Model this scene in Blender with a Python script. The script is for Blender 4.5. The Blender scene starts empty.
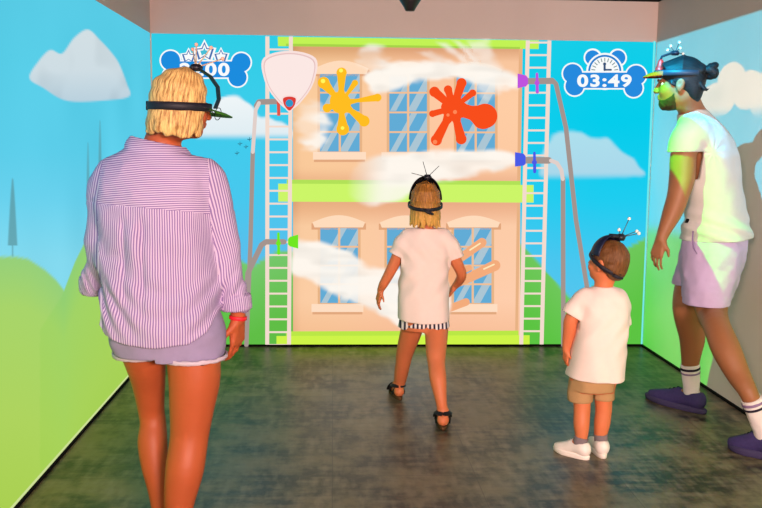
import bpy, bmesh, math, random
import numpy as np
from mathutils import Vector, Matrix
random.seed(7); RNG = np.random.default_rng(7)
C = bpy.context.scene.collection
PI = math.pi
# ------------------------------------------------------------------ camera (fitted to the room's corners)
F_PX, PITCH, YAW, ROLL = 896.8, 0.12229, 0.05352, 0.01109
YB, XL, XR, ZT, ZC, YN = 6.118, -1.2125, 2.1866, 2.106, 2.372, -3.2
EYE = np.array([0.0, 0.0, 1.4])
_cy, _sy, _cp, _sp = math.cos(YAW), math.sin(YAW), math.cos(PITCH), math.sin(PITCH)
FWD = np.array([_sy*_cp, _cy*_cp, -_sp]); _r = np.array([_cy, -_sy, 0.0]); _u = np.cross(_r, FWD)
RGT = math.cos(ROLL)*_r + math.sin(ROLL)*_u; UPV = -math.sin(ROLL)*_r + math.cos(ROLL)*_u
cam = bpy.data.cameras.new('camera'); cam.sensor_width = 36; cam.lens = F_PX*36/762; cam.clip_start = .05
camo = bpy.data.objects.new('camera', cam); C.objects.link(camo)
M = Matrix.Identity(4)
for i in range(3):
    M[i][0], M[i][1], M[i][2], M[i][3] = RGT[i], UPV[i], -FWD[i], EYE[i]
camo.matrix_world = M
bpy.context.scene.camera = camo
def ray(px, py): return FWD + (px-381)/F_PX*RGT - (py-254)/F_PX*UPV
def W(px, py, Y):
    d = ray(px, py); return EYE + d*(Y/d[1])
def WX(px, py, X):
    d = ray(px, py); return EYE + d*(X/d[0])
def WZ(px, py, Z=0.0):
    d = ray(px, py); return EYE + d*((Z-1.4)/d[2])
def proj(P):
    d = np.asarray(P) - EYE; z = d@FWD
    return 381+F_PX*(d@RGT)/z, 254-F_PX*(d@UPV)/z
# ------------------------------------------------------------------ materials
def lin(c):
    c = np.asarray(c, float)/255.0
    return np.where(c <= .04045, c/12.92, ((c+.055)/1.055)**2.4)
def newmat(name):
    m = bpy.data.materials.new(name); m.use_nodes = True; nt = m.node_tree
    return m, nt, nt.nodes, nt.links
def N(nt, t, **kw):
    n = nt.nodes.new(t)
    for k, v in kw.items(): setattr(n, k, v)
    return n
def math_node(nt, op, a, b=None, clamp=False):
    n = nt.nodes.new('ShaderNodeMath'); n.operation = op; n.use_clamp = clamp
    for i, v in enumerate((a, b)):
        if v is None: continue
        if isinstance(v, (int, float)): n.inputs[i].default_value = v
        else: nt.links.new(v, n.inputs[i])
    return n.outputs[0]
def mixc(nt, fac, a, b):
    n = nt.nodes.new('ShaderNodeMix'); n.data_type = 'RGBA'
    for sock, v in ((n.inputs[0], fac), (n.inputs[6], a), (n.inputs[7], b)):
        if isinstance(v, (int, float)): sock.default_value = v
        elif isinstance(v, (tuple, list, np.ndarray)): sock.default_value = (*[float(x) for x in v[:3]], 1)
        else: nt.links.new(v, sock)
    return n.outputs[2]
def smooth(nt, v, lo, hi):
    n = nt.nodes.new('ShaderNodeMapRange'); n.interpolation_type = 'SMOOTHSTEP'
    nt.links.new(v, n.inputs[0]); n.inputs[1].default_value = lo; n.inputs[2].default_value = hi
    return n.outputs[0]
_mats = {}
def pm(name, rgb, rough=.6, spec=.4, noise=0, scale=30, bump=0, bscale=200, metal=0, sub=0):
    """surface material: srgb colour, slight procedural mottling and bump"""
    if name in _mats: return _mats[name]
    m, nt, ns, ls = newmat(name); b = ns['Principled BSDF']; c = lin(rgb)
    b.inputs['Roughness'].default_value = rough; b.inputs['Specular IOR Level'].default_value = spec
    b.inputs['Metallic'].default_value = metal
    tc = N(nt, 'ShaderNodeTexCoord')
    nz = N(nt, 'ShaderNodeTexNoise'); nz.inputs['Scale'].default_value = scale; nz.inputs['Detail'].default_value = 4
    ls.new(tc.outputs['Object'], nz.inputs['Vector'])
    col = mixc(nt, nz.outputs['Fac'], c*(1-noise), np.minimum(c*(1+noise), 1))
    ls.new(col, b.inputs['Base Color'])
    if bump:
        n2 = N(nt, 'ShaderNodeTexNoise'); n2.inputs['Scale'].default_value = bscale; n2.inputs['Detail'].default_value = 3
        ls.new(tc.outputs['Object'], n2.inputs['Vector'])
        bp = N(nt, 'ShaderNodeBump'); bp.inputs['Strength'].default_value = bump; bp.inputs['Distance'].default_value = .004
        ls.new(n2.outputs['Fac'], bp.inputs['Height']); ls.new(bp.outputs[0], b.inputs['Normal'])
    if sub:
        b.inputs['Subsurface Weight'].default_value = sub; b.inputs['Subsurface Radius'].default_value = (.012, .005, .003); b.inputs['Subsurface Scale'].default_value = 1
    _mats[name] = m; return m
def glow(rgb):
    """the colour of projected light on the screen wall"""
    key = 'glow_%d_%d_%d' % tuple(int(x) for x in rgb)
    if key in _mats: return _mats[key]
    m, nt, ns, ls = newmat(key); ns.remove(ns['Principled BSDF'])
    e = N(nt, 'ShaderNodeEmission'); e.inputs[0].default_value = (*lin(rgb), 1); ls.new(e.outputs[0], ns['Material Output'].inputs[0])
    _mats[key] = m; return m
def glow_attr():
    if 'glow_attr' in _mats: return _mats['glow_attr']
    m, nt, ns, ls = newmat('projected_picture'); ns.remove(ns['Principled BSDF'])
    a = N(nt, 'ShaderNodeAttribute', attribute_name='Col')
    e = N(nt, 'ShaderNodeEmission'); ls.new(a.outputs['Color'], e.inputs[0])
    t = N(nt, 'ShaderNodeBsdfTransparent'); mx = N(nt, 'ShaderNodeMixShader')
    ls.new(a.outputs['Alpha'], mx.inputs[0]); ls.new(t.outputs[0], mx.inputs[1]); ls.new(e.outputs[0], mx.inputs[2])
    ls.new(mx.outputs[0], ns['Material Output'].inputs[0]); _mats['glow_attr'] = m; return m
def glow_opaque():
    if 'glow_op' in _mats: return _mats['glow_op']
    m, nt, ns, ls = newmat('projected_picture_base'); ns.remove(ns['Principled BSDF'])
    a = N(nt, 'ShaderNodeAttribute', attribute_name='Col')
    e = N(nt, 'ShaderNodeEmission'); ls.new(a.outputs['Color'], e.inputs[0]); ls.new(e.outputs[0], ns['Material Output'].inputs[0])
    _mats['glow_op'] = m; return m
# ------------------------------------------------------------------ object helpers
def mesh_obj(name, verts, faces, mat, parent=None, smooth_=False, base=None):
    v = np.asarray(verts, float).reshape(-1, 3)
    if base is not None: v = v - np.asarray(base)
    me = bpy.data.meshes.new(name); me.from_pydata(v.tolist(), [], [list(f) for f in faces]); me.update()
    if smooth_: me.polygons.foreach_set('use_smooth', [True]*len(me.polygons))
    me.materials.append(mat); o = bpy.data.objects.new(name, me); C.objects.link(o)
    if parent is not None: o.parent = parent
    return o
def fast_mesh(name, V, Q, mat, parent=None, base=None):
    if base is not None: V = V - np.asarray(base)
    me = bpy.data.meshes.new(name); nq = len(Q); k = Q.shape[1]
    me.vertices.add(len(V)); me.vertices.foreach_set('co', V.astype(np.float32).ravel())
    me.loops.add(nq*k); me.loops.foreach_set('vertex_index', Q.astype(np.int32).ravel())
    me.polygons.add(nq); me.polygons.foreach_set('loop_start', np.arange(0, nq*k, k, dtype=np.int32))
    try: me.polygons.foreach_set('loop_total', np.full(nq, k, dtype=np.int32))
    except Exception: pass
    me.polygons.foreach_set('use_smooth', np.ones(nq, dtype=bool))
    me.update(calc_edges=True); me.materials.append(mat)
    o = bpy.data.objects.new(name, me); C.objects.link(o)
    if parent is not None: o.parent = parent
    return o
def empty(name, label, cat, loc=(0, 0, 0), group=None):
    o = bpy.data.objects.new(name, None); o.empty_display_size = .1; C.objects.link(o); o.location = [float(x) for x in loc]
    o['label'] = label; o['category'] = cat
    if group: o['group'] = group
    return o
def structure(o): o['kind'] = 'structure'; return o
def box_vf(x0, x1, y0, y1, z0, z1):
    v = [(x, y, z) for x in (x0, x1) for y in (y0, y1) for z in (z0, z1)]
    f = [(0, 1, 3, 2), (4, 6, 7, 5), (0, 4, 5, 1), (2, 3, 7, 6), (0, 2, 6, 4), (1, 5, 7, 3)]
    return v, f
class MB:
    """collects tubes, balls and lathes into one mesh"""
    def __init__(s): s.v, s.f = [], []
    def add(s, v, f):
        n = len(s.v); s.v += [tuple(float(c) for c in p) for p in v]; s.f += [tuple(i+n for i in q) for q in f]
    def tube(s, pts, rad, n=10, closed=False):
        pts = [np.asarray(p, float) for p in pts]; m = len(pts)
        rad = [rad]*m if np.isscalar(rad) else list(rad)
        V = []; up = None
        for i, p in enumerate(pts):
            a = pts[(i-1) % m] if (closed or i > 0) else p
            b = pts[(i+1) % m] if (closed or i < m-1) else p
            t = b-a; t = t/(np.linalg.norm(t)+1e-9)
            if up is None:
                up = np.array([0, 0, 1.]) if abs(t[2]) < .9 else np.array([1., 0, 0])
            sx = np.cross(t, up); sx /= np.linalg.norm(sx)+1e-9; up = np.cross(sx, t)
            for k in range(n):
                an = 2*PI*k/n; V.append(p+rad[i]*(math.cos(an)*sx+math.sin(an)*up))
        Fc = []
        for i in range(m if closed else m-1):
            for k in range(n):
                a, b = i*n+k, i*n+(k+1) % n; c, d = ((i+1) % m)*n+(k+1) % n, ((i+1) % m)*n+k
                Fc.append((a, b, c, d))
        if not closed:
            Fc.append(tuple(range(n))[::-1]); Fc.append(tuple((m-1)*n+k for k in range(n)))
        s.add(V, Fc)
    def lathe(s, c, axis, prof, n=16):
        """prof: (distance along axis, radius)"""
        axis = np.asarray(axis, float); axis /= np.linalg.norm(axis)
        sx = np.cross(axis, (0, 0, 1.) if abs(axis[2]) < .9 else (1., 0, 0)); sx /= np.linalg.norm(sx); sy = np.cross(axis, sx)
        V = []; m = len(prof)
        for t, r in prof:
            for k in range(n): V.append(np.asarray(c, float)+axis*t+max(r, 1e-4)*(math.cos(2*PI*k/n)*sx+math.sin(2*PI*k/n)*sy))
        Fc = [(i*n+k, i*n+(k+1) % n, (i+1)*n+(k+1) % n, (i+1)*n+k) for i in range(m-1) for k in range(n)]
        Fc.append(tuple(range(n))[::-1]); Fc.append(tuple((m-1)*n+k for k in range(n)))
        s.add(V, Fc)
    def ball(s, c, r, n=10):
        s.lathe(c, (0, 0, 1), [(-r*math.cos(PI*i/8), r*math.sin(PI*i/8)) for i in range(9)], n)
    def obj(s, name, mat, parent=None, base=None, sm=True): return mesh_obj(name, s.v, s.f, mat, parent, sm, base)
# ------------------------------------------------------------------ signed distance modelling
class Grid:
    def __init__(s, lo, hi, h):
        s.lo = np.asarray(lo, float); s.h = h
        s.n = np.ceil((np.asarray(hi)-s.lo)/h).astype(int)+1
        s.ax = [(s.lo[i]+h*np.arange(s.n[i])).astype(np.float32) for i in range(3)]
        s.F = np.full(s.n, 1.0, np.float32)
    def sl(s, lo, hi):
        a = np.clip(np.floor((np.asarray(lo)-s.lo)/s.h).astype(int), 0, s.n)
        b = np.clip(np.ceil((np.asarray(hi)-s.lo)/s.h).astype(int)+1, 0, s.n)
        return tuple(slice(a[i], b[i]) for i in range(3))
    def pts(s, k): return s.ax[0][k[0]][:, None, None], s.ax[1][k[1]][None, :, None], s.ax[2][k[2]][None, None, :]
    def put(s, fn, lo, hi, k=.01, mode='u'):
        pad = k+2.5*s.h
        q = s.sl(np.asarray(lo)-pad, np.asarray(hi)+pad)
        if any(x.stop <= x.start for x in q): return
        d = fn(*s.pts(q)); a = s.F[q]
        if mode == 's':                           # smooth subtraction: max(a, -d)
            h = np.maximum(k-np.abs(a+d), 0)/max(k, 1e-6); s.F[q] = np.maximum(a, -d)+h*h*k/4
        else:
            h = np.maximum(k-np.abs(a-d), 0)/max(k, 1e-6)
            s.F[q] = np.minimum(a, d)-h*h*k/4
    def cone(s, a, b, ra, rb, k=.01, mode='u'):
        a = np.asarray(a, float); b = np.asarray(b, float); ab = b-a; L = float(ab@ab)+1e-12; R = max(ra, rb)
        def fn(x, y, z):
            px, py, pz = x-a[0], y-a[1], z-a[2]
            t = np.clip((px*ab[0]+py*ab[1]+pz*ab[2])/L, 0, 1)
            return np.sqrt((px-t*ab[0])**2+(py-t*ab[1])**2+(pz-t*ab[2])**2)-(ra+(rb-ra)*t)
        s.put(fn, np.minimum(a, b)-R, np.maximum(a, b)+R, k, mode)
    def locks(s, nodes, k=.004):
        for (a, ra), (b, rb) in zip(nodes[:-1], nodes[1:]): s.cone(a, b, ra, rb, k)
    def chain(s, nodes, k=.01, sub=5):
        """one smooth tapering limb through the nodes, joined to the rest with blend k"""
        P = np.array([np.r_[np.asarray(p, float), r] for p, r in nodes]); m = len(P); D = []
        for i in range(m-1):
            a, b, c, d = P[max(i-1, 0)], P[i], P[i+1], P[min(i+2, m-1)]
            for t in np.linspace(0, 1, sub, endpoint=False): D.append(.5*(2*b+(c-a)*t+(2*a-5*b+4*c-d)*t*t+(3*b-a-3*c+d)*t**3))
        D.append(P[-1]); D = np.array(D); R = D[:, 3].max()
        def fn(x, y, z):
            o = None
            for A, B in zip(D[:-1], D[1:]):
                ab = (B-A)[:3]; L = float(ab@ab)+1e-12; px, py, pz = x-A[0], y-A[1], z-A[2]
                t = np.clip((px*ab[0]+py*ab[1]+pz*ab[2])/L, 0, 1)
                e = np.sqrt((px-t*ab[0])**2+(py-t*ab[1])**2+(pz-t*ab[2])**2)-(A[3]+(B[3]-A[3])*t)
                o = e if o is None else np.minimum(o, e)
            return o
        s.put(fn, D[:, :3].min(0)-R, D[:, :3].max(0)+R, k)
    def ell(s, c, r, R=None, k=.01, mode='u'):
        c = np.asarray(c, float); r = np.asarray(r, float); R = np.eye(3) if R is None else R; m = r.max()
        def fn(x, y, z):
            px, py, pz = x-c[0], y-c[1], z-c[2]
            l = [px*R[0, i]+py*R[1, i]+pz*R[2, i] for i in range(3)]
            k0 = np.sqrt(sum((l[i]/r[i])**2 for i in range(3))); k1 = np.sqrt(sum((l[i]/r[i]**2)**2 for i in range(3)))+1e-9
            return k0*(k0-1)/k1
        s.put(fn, c-m, c+m, k, mode)
    def box(s, c, hs, R=None, rnd=.005, k=.004, mode='u'):
        c = np.asarray(c, float); hs = np.asarray(hs, float)-rnd; R = np.eye(3) if R is None else R; m = np.linalg.norm(hs)+rnd
        def fn(x, y, z):
            px, py, pz = x-c[0], y-c[1], z-c[2]
            q = [np.abs(px*R[0, i]+py*R[1, i]+pz*R[2, i])-hs[i] for i in range(3)]
            o = np.sqrt(sum(np.maximum(v, 0)**2 for v in q))
            return o+np.minimum(np.maximum(np.maximum(q[0], q[1]), q[2]), 0)-rnd
        s.put(fn, c-m, c+m, k, mode)
    def loft(s, secs, R2=None, n=2.3, k=.02, cap=.02):
        """secs: rows (z, cx, cy, rx, ry), rising z; R2 = heading angle of local axes"""
        S = np.array(sorted(secs, key=lambda q: q[0]), float); zz = np.linspace(S[0, 0], S[-1, 0], 80)
        T = [np.interp(zz, S[:, 0], S[:, i]) for i in range(1, 5)]
        ker = np.array([1, 2, 3, 2, 1.])/9
        T = [np.convolve(np.pad(t, 2, 'edge'), ker, 'valid') for t in T]
        ca, sa = (1, 0) if R2 is None else (math.cos(R2), math.sin(R2))
        def fn(x, y, z):
            zc = np.clip(z, S[0, 0], S[-1, 0]); cx, cy, rx, ry = [np.interp(zc.ravel(), zz, t).reshape(zc.shape) for t in T]
            dx, dy = x-cx, y-cy; lx, ly = dx*ca+dy*sa, -dx*sa+dy*ca
            rho = ((np.abs(lx)/rx)**n+(np.abs(ly)/ry)**n)**(1/n)
            d = (rho-1)*np.minimum(rx, ry)
            e = np.maximum(S[0, 0]-z, z-S[-1, 0])
            return np.maximum(d, e)+0*x
        m = S[:, 3:5].max()
        lo = [S[:, 1].min()-m, S[:, 2].min()-m, S[0, 0]]; hi = [S[:, 1].max()+m, S[:, 2].max()+m, S[-1, 0]]
        s.put(fn, lo, hi, k)
    def apply(s, fn):
        """F = fn(F, x, y, z) over the whole grid"""
        s.F = fn(s.F, s.ax[0][:, None, None], s.ax[1][None, :, None], s.ax[2][None, None, :]).astype(np.float32)
    def noise(s, amp, scale, seed=0):
        s.F = (s.F+amp*vnoise(s, scale, seed)).astype(np.float32)
    def shell(s, t): s.F = np.maximum(s.F, -(s.F+t))
    def surf(s, it=1):
        F = s.F; nx, ny, nz = s.n; ins = F < 0; cs = np.array([nx-1, ny-1, nz-1])
        acc = {}; ids = []; pts = []; quads = []
        for ax in range(3):
            a = [slice(None)]*3; b = [slice(None)]*3; a[ax] = slice(0, -1); b[ax] = slice(1, None)
            cr = np.argwhere(ins[tuple(a)] != ins[tuple(b)])
            if len(cr) == 0: continue
            f0 = F[cr[:, 0], cr[:, 1], cr[:, 2]]; e = np.zeros(3, int); e[ax] = 1; c2 = cr+e
            f1 = F[c2[:, 0], c2[:, 1], c2[:, 2]]; t = f0/(f0-f1)
            p = cr.astype(float); p[:, ax] += t
            o1, o2 = (ax+1) % 3, (ax+2) % 3; cells = []
            for d1, d2 in ((0, 0), (-1, 0), (-1, -1), (0, -1)):
                cc = cr.copy(); cc[:, o1] += d1; cc[:, o2] += d2
                ok = ((cc >= 0) & (cc < cs)).all(1)
                lin_ = np.where(ok, (cc[:, 0]*cs[1]+cc[:, 1])*cs[2]+cc[:, 2], -1)
                cells.append(lin_); ids.append(lin_[ok]); pts.append(p[ok])
            q = np.stack(cells, 1); good = (q >= 0).all(1); q = q[good]; flip = f0[good] >= 0
            q[flip] = q[flip][:, ::-1]; quads.append(q)
        ids = np.concatenate(ids); pts = np.concatenate(pts); quads = np.concatenate(quads)
        u, inv = np.unique(ids, return_inverse=True); n = len(u)
        V = np.stack([np.bincount(inv, pts[:, i], n) for i in range(3)], 1)/np.bincount(inv, minlength=n)[:, None]
        Q = np.searchsorted(u, quads)
        for _ in range(it):                        # light smoothing
            S = np.zeros_like(V); w = np.zeros(n)
            for i in range(4):
                j = (i+1) % 4
                for x, y in ((i, j), (j, i)):
                    for c in range(3): S[:, c] += np.bincount(Q[:, x], V[Q[:, y], c], n)
                    w += np.bincount(Q[:, x], minlength=n)
            V = V+.55*(S/np.maximum(w, 1)[:, None]-V)
        return s.lo+V*s.h, Q
def vnoise_at(P, scale, seed=0):
    r = np.random.default_rng(seed); T = r.random((32, 32, 32), dtype=np.float32)*2-1
    q = [np.asarray(c, np.float32)*sc for c, sc in zip(P, scale)]
    i = [np.floor(c).astype(int) for c in q]; f = [c-np.floor(c) for c in q]; f = [c*c*(3-2*c) for c in f]; out = 0
    for a in (0, 1):
        for b in (0, 1):
            for c in (0, 1):
                out = out+T[(i[0]+a) & 31, (i[1]+b) & 31, (i[2]+c) & 31]*(f[0] if a else 1-f[0])*(f[1] if b else 1-f[1])*(f[2] if c else 1-f[2])
    return out
def vnoise(g, scale, seed=0):
    sc = (scale,)*3 if np.isscalar(scale) else scale
    return vnoise_at((g.ax[0][:, None, None], g.ax[1][None, :, None], g.ax[2][None, None, :]), sc, seed)
def corner_attr(o, name, vals):
    a = o.data.attributes.new(name, 'FLOAT', 'CORNER'); a.data.foreach_set('value', np.asarray(vals, np.float32).ravel())
def vert_attr(o, name, vals):
    a = o.data.attributes.new(name, 'FLOAT', 'POINT'); a.data.foreach_set('value', np.asarray(vals, np.float32).ravel())
# ================================================================== THE SETTING
def soft_wall(name, rgb): return pm(name, rgb, .75, .2, .05, 3, .05, 60)
m_white = soft_wall('white_screen_paint', (216, 206, 192)); m_band = soft_wall('taupe_paint', (206, 186, 178))
m_black = pm('black_ceiling', (9, 8, 10), .9, .1, .1, 5); m_gap = pm('black_gap', (14, 13, 12), .9, .1)
def wallbox(name, b, mat): v, f = box_vf(*b); return structure(mesh_obj(name, v, f, mat))
T_ = .1
wallbox('wall_back', (XL-T_, XR+T_, YB, YB+T_, 0, ZT), m_white)
wallbox('wall_left', (XL-T_, XL, YN, YB, 0, ZT), m_white)
wallbox('wall_right', (XR, XR+T_, YN, YB, 0, ZT), m_white)
wallbox('wall_front', (XL-T_, XR+T_, YN-T_, YN, 0, ZC), m_band)
wallbox('trim_1', (XL-T_, XR+T_, YB, YB+T_, ZT, ZC), m_band)
wallbox('trim_2', (XL-T_, XL, YN, YB, ZT, ZC), m_band)
wallbox('trim_3', (XR, XR+T_, YN, YB, ZT, ZC), m_band)
wallbox('ceiling', (XL-T_, XR+T_, YN-T_, YB+T_, ZC, ZC+.1), m_black)
wallbox('baseboard_back', (XL+.012, XR-.012, YB-.012, YB, 0, .014), m_gap)
wallbox('baseboard_left', (XL, XL+.012, YN, YB, 0, .014), m_gap)
wallbox('baseboard_right', (XR-.012, XR, YN, YB, 0, .014), m_gap)
def floor_mat():
    m, nt, ns, ls = newmat('dark_slate_vinyl'); b = ns['Principled BSDF']
    tc = N(nt, 'ShaderNodeTexCoord'); sp = N(nt, 'ShaderNodeSeparateXYZ'); ls.new(tc.outputs['Object'], sp.inputs[0])
    n1 = N(nt, 'ShaderNodeTexNoise'); n1.inputs['Scale'].default_value = 3.2; n1.inputs['Detail'].default_value = 8; n1.inputs['Roughness'].default_value = .68
    ls.new(tc.outputs['Object'], n1.inputs['Vector'])
    mp = N(nt, 'ShaderNodeMapping'); mp.inputs['Scale'].default_value = (5, 22, 1); ls.new(tc.outputs['Object'], mp.inputs[0])
    n2 = N(nt, 'ShaderNodeTexNoise'); n2.inputs['Scale'].default_value = 1; n2.inputs['Detail'].default_value = 5; ls.new(mp.outputs[0], n2.inputs['Vector'])
    mp3 = N(nt, 'ShaderNodeMapping'); mp3.inputs['Scale'].default_value = (24, 6, 1); ls.new(tc.outputs['Object'], mp3.inputs[0])
    n3 = N(nt, 'ShaderNodeTexNoise'); n3.inputs['Scale'].default_value = 1; n3.inputs['Detail'].default_value = 5; ls.new(mp3.outputs[0], n3.inputs['Vector'])
    # tile index decides a slight shade per tile
    tx = math_node(nt, 'DIVIDE', sp.outputs[0], .61); ty = math_node(nt, 'DIVIDE', sp.outputs[1], .61)
    cmb = N(nt, 'ShaderNodeCombineXYZ'); ls.new(math_node(nt, 'FLOOR', tx), cmb.inputs[0]); ls.new(math_node(nt, 'FLOOR', ty), cmb.inputs[1])
    wn = N(nt, 'ShaderNodeTexWhiteNoise', noise_dimensions='2D'); ls.new(cmb.outputs[0], wn.inputs['Vector'])
    f1 = smooth(nt, n1.outputs["Fac"], .40, .63)
    c = mixc(nt, f1, lin((38, 33, 25)), lin((116, 101, 72)))
    st = math_node(nt, 'MULTIPLY', math_node(nt, 'SUBTRACT', math_node(nt, 'ADD', n2.outputs['Fac'], n3.outputs['Fac']), .92), 2.2, True)
    c = mixc(nt, st, c, lin((134, 120, 98)))
    shade = N(nt, 'ShaderNodeMapRange'); ls.new(wn.outputs['Value'], shade.inputs[0]); shade.inputs[3].default_value = .86; shade.inputs[4].default_value = 1.12
    def seam(t):
        fr = math_node(nt, 'FRACT', t); d = math_node(nt, 'ABSOLUTE', math_node(nt, 'SUBTRACT', fr, .5)); return smooth(nt, d, .4955, .499)
    sm_ = math_node(nt, 'MAXIMUM', seam(tx), seam(ty))
    hv = N(nt, 'ShaderNodeVectorMath', operation='SCALE'); ls.new(c, hv.inputs[0]); ls.new(shade.outputs[0], hv.inputs['Scale'])
    c = mixc(nt, math_node(nt, 'MULTIPLY', sm_, .55), hv.outputs[0], lin((28, 27, 26)))
    ls.new(c, b.inputs['Base Color'])
    rg = N(nt, 'ShaderNodeMapRange'); ls.new(n2.outputs['Fac'], rg.inputs[0]); rg.inputs[3].default_value = .30; rg.inputs[4].default_value = .52
    ls.new(rg.outputs[0], b.inputs['Roughness']); b.inputs['Specular IOR Level'].default_value = .5
    bp = N(nt, 'ShaderNodeBump'); bp.inputs['Strength'].default_value = .12; bp.inputs['Distance'].default_value = .003
    ls.new(n3.outputs['Fac'], bp.inputs['Height']); ls.new(bp.outputs[0], b.inputs['Normal'])
    return m
wallbox('floor', (XL-T_, XR+T_, YN-T_, YB+T_, -.1, 0), floor_mat())
# black device on the ceiling
SK = 2.9; SR = SK/5.0; c0 = W(410, 5, SK)
dv = empty('ceiling_sensor', 'black tapered device hanging from the black ceiling above the back screen', 'sensor', (c0[0], c0[1], ZC))
mb = MB(); zb = W(410, 11, SK)[2]-ZC; z1 = W(410, 7.5, SK)[2]-ZC; z2 = W(410, -8, SK)[2]-ZC
mb.lathe((0, 0, 0), (0, 0, 1), [(zb, .001), (zb, .024*SR), (zb+.004, .028*SR), (z1, .034*SR), (z2, .088*SR), (z2+.06, .088*SR), (z2+.065, .02), (0, .02), (0, .001)], 24)
mb.obj('housing', pm('sensor_black', (16, 14, 20), .4, .4), dv)
mb = MB(); mb.lathe((0, 0, 0), (0, 0, 1), [(-.012, .001), (-.012, .055), (-.001, .06), (-.001, .001)], 20); mb.obj('mount_plate', pm('sensor_black', (16, 14, 20)), dv)

# ================================================================== PROJECTED PICTURES
def wallpt(wall, px, py, off):
    if wall == 'B': return W(px, py, YB-off)
    return WX(px, py, XL+off)
def poly_mesh(name, polys, rgb, parent, layer, wall='B'):
    """flat pieces of projected picture; polys in photo coordinates"""
    bm = bmesh.new(); off = .002+.0012*layer
    for p in polys:
        vs = [bm.verts.new(wallpt(wall, x, y, off)) for x, y in p]
        bm.faces.new(vs)
    bmesh.ops.triangulate(bm, faces=bm.faces[:], ngon_method='EAR_CLIP')
    me = bpy.data.meshes.new(name); bm.to_mesh(me); bm.free(); me.materials.append(glow(rgb))
    o = bpy.data.objects.new(name, me); C.objects.link(o); o.parent = parent; return o
def grid_mesh(name, x0, x1, y0, y1, step, fn, parent, layer, wall='B', opaque=False):
    """fn(px,py) -> srgb (n,3), alpha (n)"""
    nx, ny = max(2, int((x1-x0)/step)+1), max(2, int((y1-y0)/step)+1)
    X, Y = np.meshgrid(np.linspace(x0, x1, nx), np.linspace(y0, y1, ny), indexing='ij')
    col, al = fn(X.ravel(), Y.ravel()); al = np.broadcast_to(al, X.size).copy(); col = np.broadcast_to(col, (X.size, 3))
    off = .002+.0012*layer
    D = FWD[None]+(X.ravel()[:, None]-381)/F_PX*RGT-(Y.ravel()[:, None]-254)/F_PX*UPV
    t = (YB-off)/D[:, 1] if wall == 'B' else (XL+off)/D[:, 0]
    return grid_finish(name, EYE+D*t[:, None], nx, ny, col, al, parent, opaque)
def grid_finish(name, V, nx, ny, col, al, parent, opaque):
    I = np.arange(nx*ny).reshape(nx, ny)
    Q = np.stack([I[:-1, :-1], I[1:, :-1], I[1:, 1:], I[:-1, 1:]], -1).reshape(-1, 4)
    Q = Q[(al[Q].max(1) > .01)]
    used = np.unique(Q); re = np.zeros(len(V), int); re[used] = np.arange(len(used)); Q = re[Q]; V = V[used]
    o = fast_mesh(name, V, Q, glow_opaque() if opaque else glow_attr(), parent)
    a = o.data.attributes.new('Col', 'FLOAT_COLOR', 'POINT'); lc = np.concatenate([lin(col[used]), np.clip(al[used], 0, 1)[:, None]], 1)
    a.data.foreach_set('color', lc.astype(np.float32).ravel()); return o
def rect(x0, x1, y0, y1): return [(x0, y0), (x1, y0), (x1, y1), (x0, y1)]
def circ(x, y, r, n=28, ry=None): return [(x+r*math.cos(2*PI*i/n), y+(ry or r)*math.sin(2*PI*i/n)) for i in range(n)]
def capsule(x0, y0, r0, x1, y1, r1, n=10):
    a = math.atan2(y1-y0, x1-x0)
    return [(x0+r0*math.cos(a+PI/2+PI*i/n), y0+r0*math.sin(a+PI/2+PI*i/n)) for i in range(n+1)] + \
           [(x1+r1*math.cos(a-PI/2+PI*i/n), y1+r1*math.sin(a-PI/2+PI*i/n)) for i in range(n+1)]
def star(x, y, R, r): return [(x+(R if i % 2 == 0 else r)*math.sin(PI*i/5), y-(R if i % 2 == 0 else r)*math.cos(PI*i/5)) for i in range(10)]
def line2(pts, w):
    """thin quads along a polyline"""
    out = []
    for (x0, y0), (x1, y1) in zip(pts[:-1], pts[1:]): out.append(capsule(x0, y0, w/2, x1, y1, w/2, 5))
    return out
def spl(pts, n=8):
    P = np.array(pts, float); m = len(P); out = []
    for i in range(m):
        a, b, c, d = P[(i-1) % m], P[i], P[(i+1) % m], P[(i+2) % m]
        for t in np.linspace(0, 1, n, endpoint=False):
            out.append(tuple(.5*(2*b+(c-a)*t+(2*a-5*b+4*c-d)*t*t+(3*b-a-3*c+d)*t**3)))
    return out
def polysd(X, Y, poly):
    P = np.array(poly, float); d = np.full(X.shape, 1e9); s = np.ones(X.shape)
    for i in range(len(P)):
        a, b = P[i], P[i-1]; e = b-a; wx, wy = X-a[0], Y-a[1]
        t = np.clip((wx*e[0]+wy*e[1])/(e@e+1e-12), 0, 1); d = np.minimum(d, (wx-e[0]*t)**2+(wy-e[1]*t)**2)
        c1 = Y >= a[1]; c2 = Y < b[1]; c3 = e[0]*wy > e[1]*wx
        fl = (c1 & c2 & c3) | (~c1 & ~c2 & ~c3); s = np.where(fl, -s, s)
    return s*np.sqrt(d)
def sstep(v, a, b): t = np.clip((v-a)/(b-a), 0, 1); return t*t*(3-2*t)
def ramp(v, stops):
    """stops: (value, srgb)"""
    xs = [s[0] for s in stops]; return np.stack([np.interp(v, xs, [s[1][i] for s in stops]) for i in range(3)], 1)
def n2(X, Y, sx, sy, seed): return vnoise_at((X, Y, X*0), (sx, sy, 1), seed)

pic = empty('projected_picture', 'bright game picture on the back wall showing a peach building, ladders and hoses', 'projection', (.5*(XL+XR), YB-.002, ZT/2))
def rehome(root):
    for o in [c for c in C.objects if c.parent is not None]:
        r = o
        while r.parent is not None: r = r.parent
        if r is root and o.parent is root: o.location = [-c for c in root.location]
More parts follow.
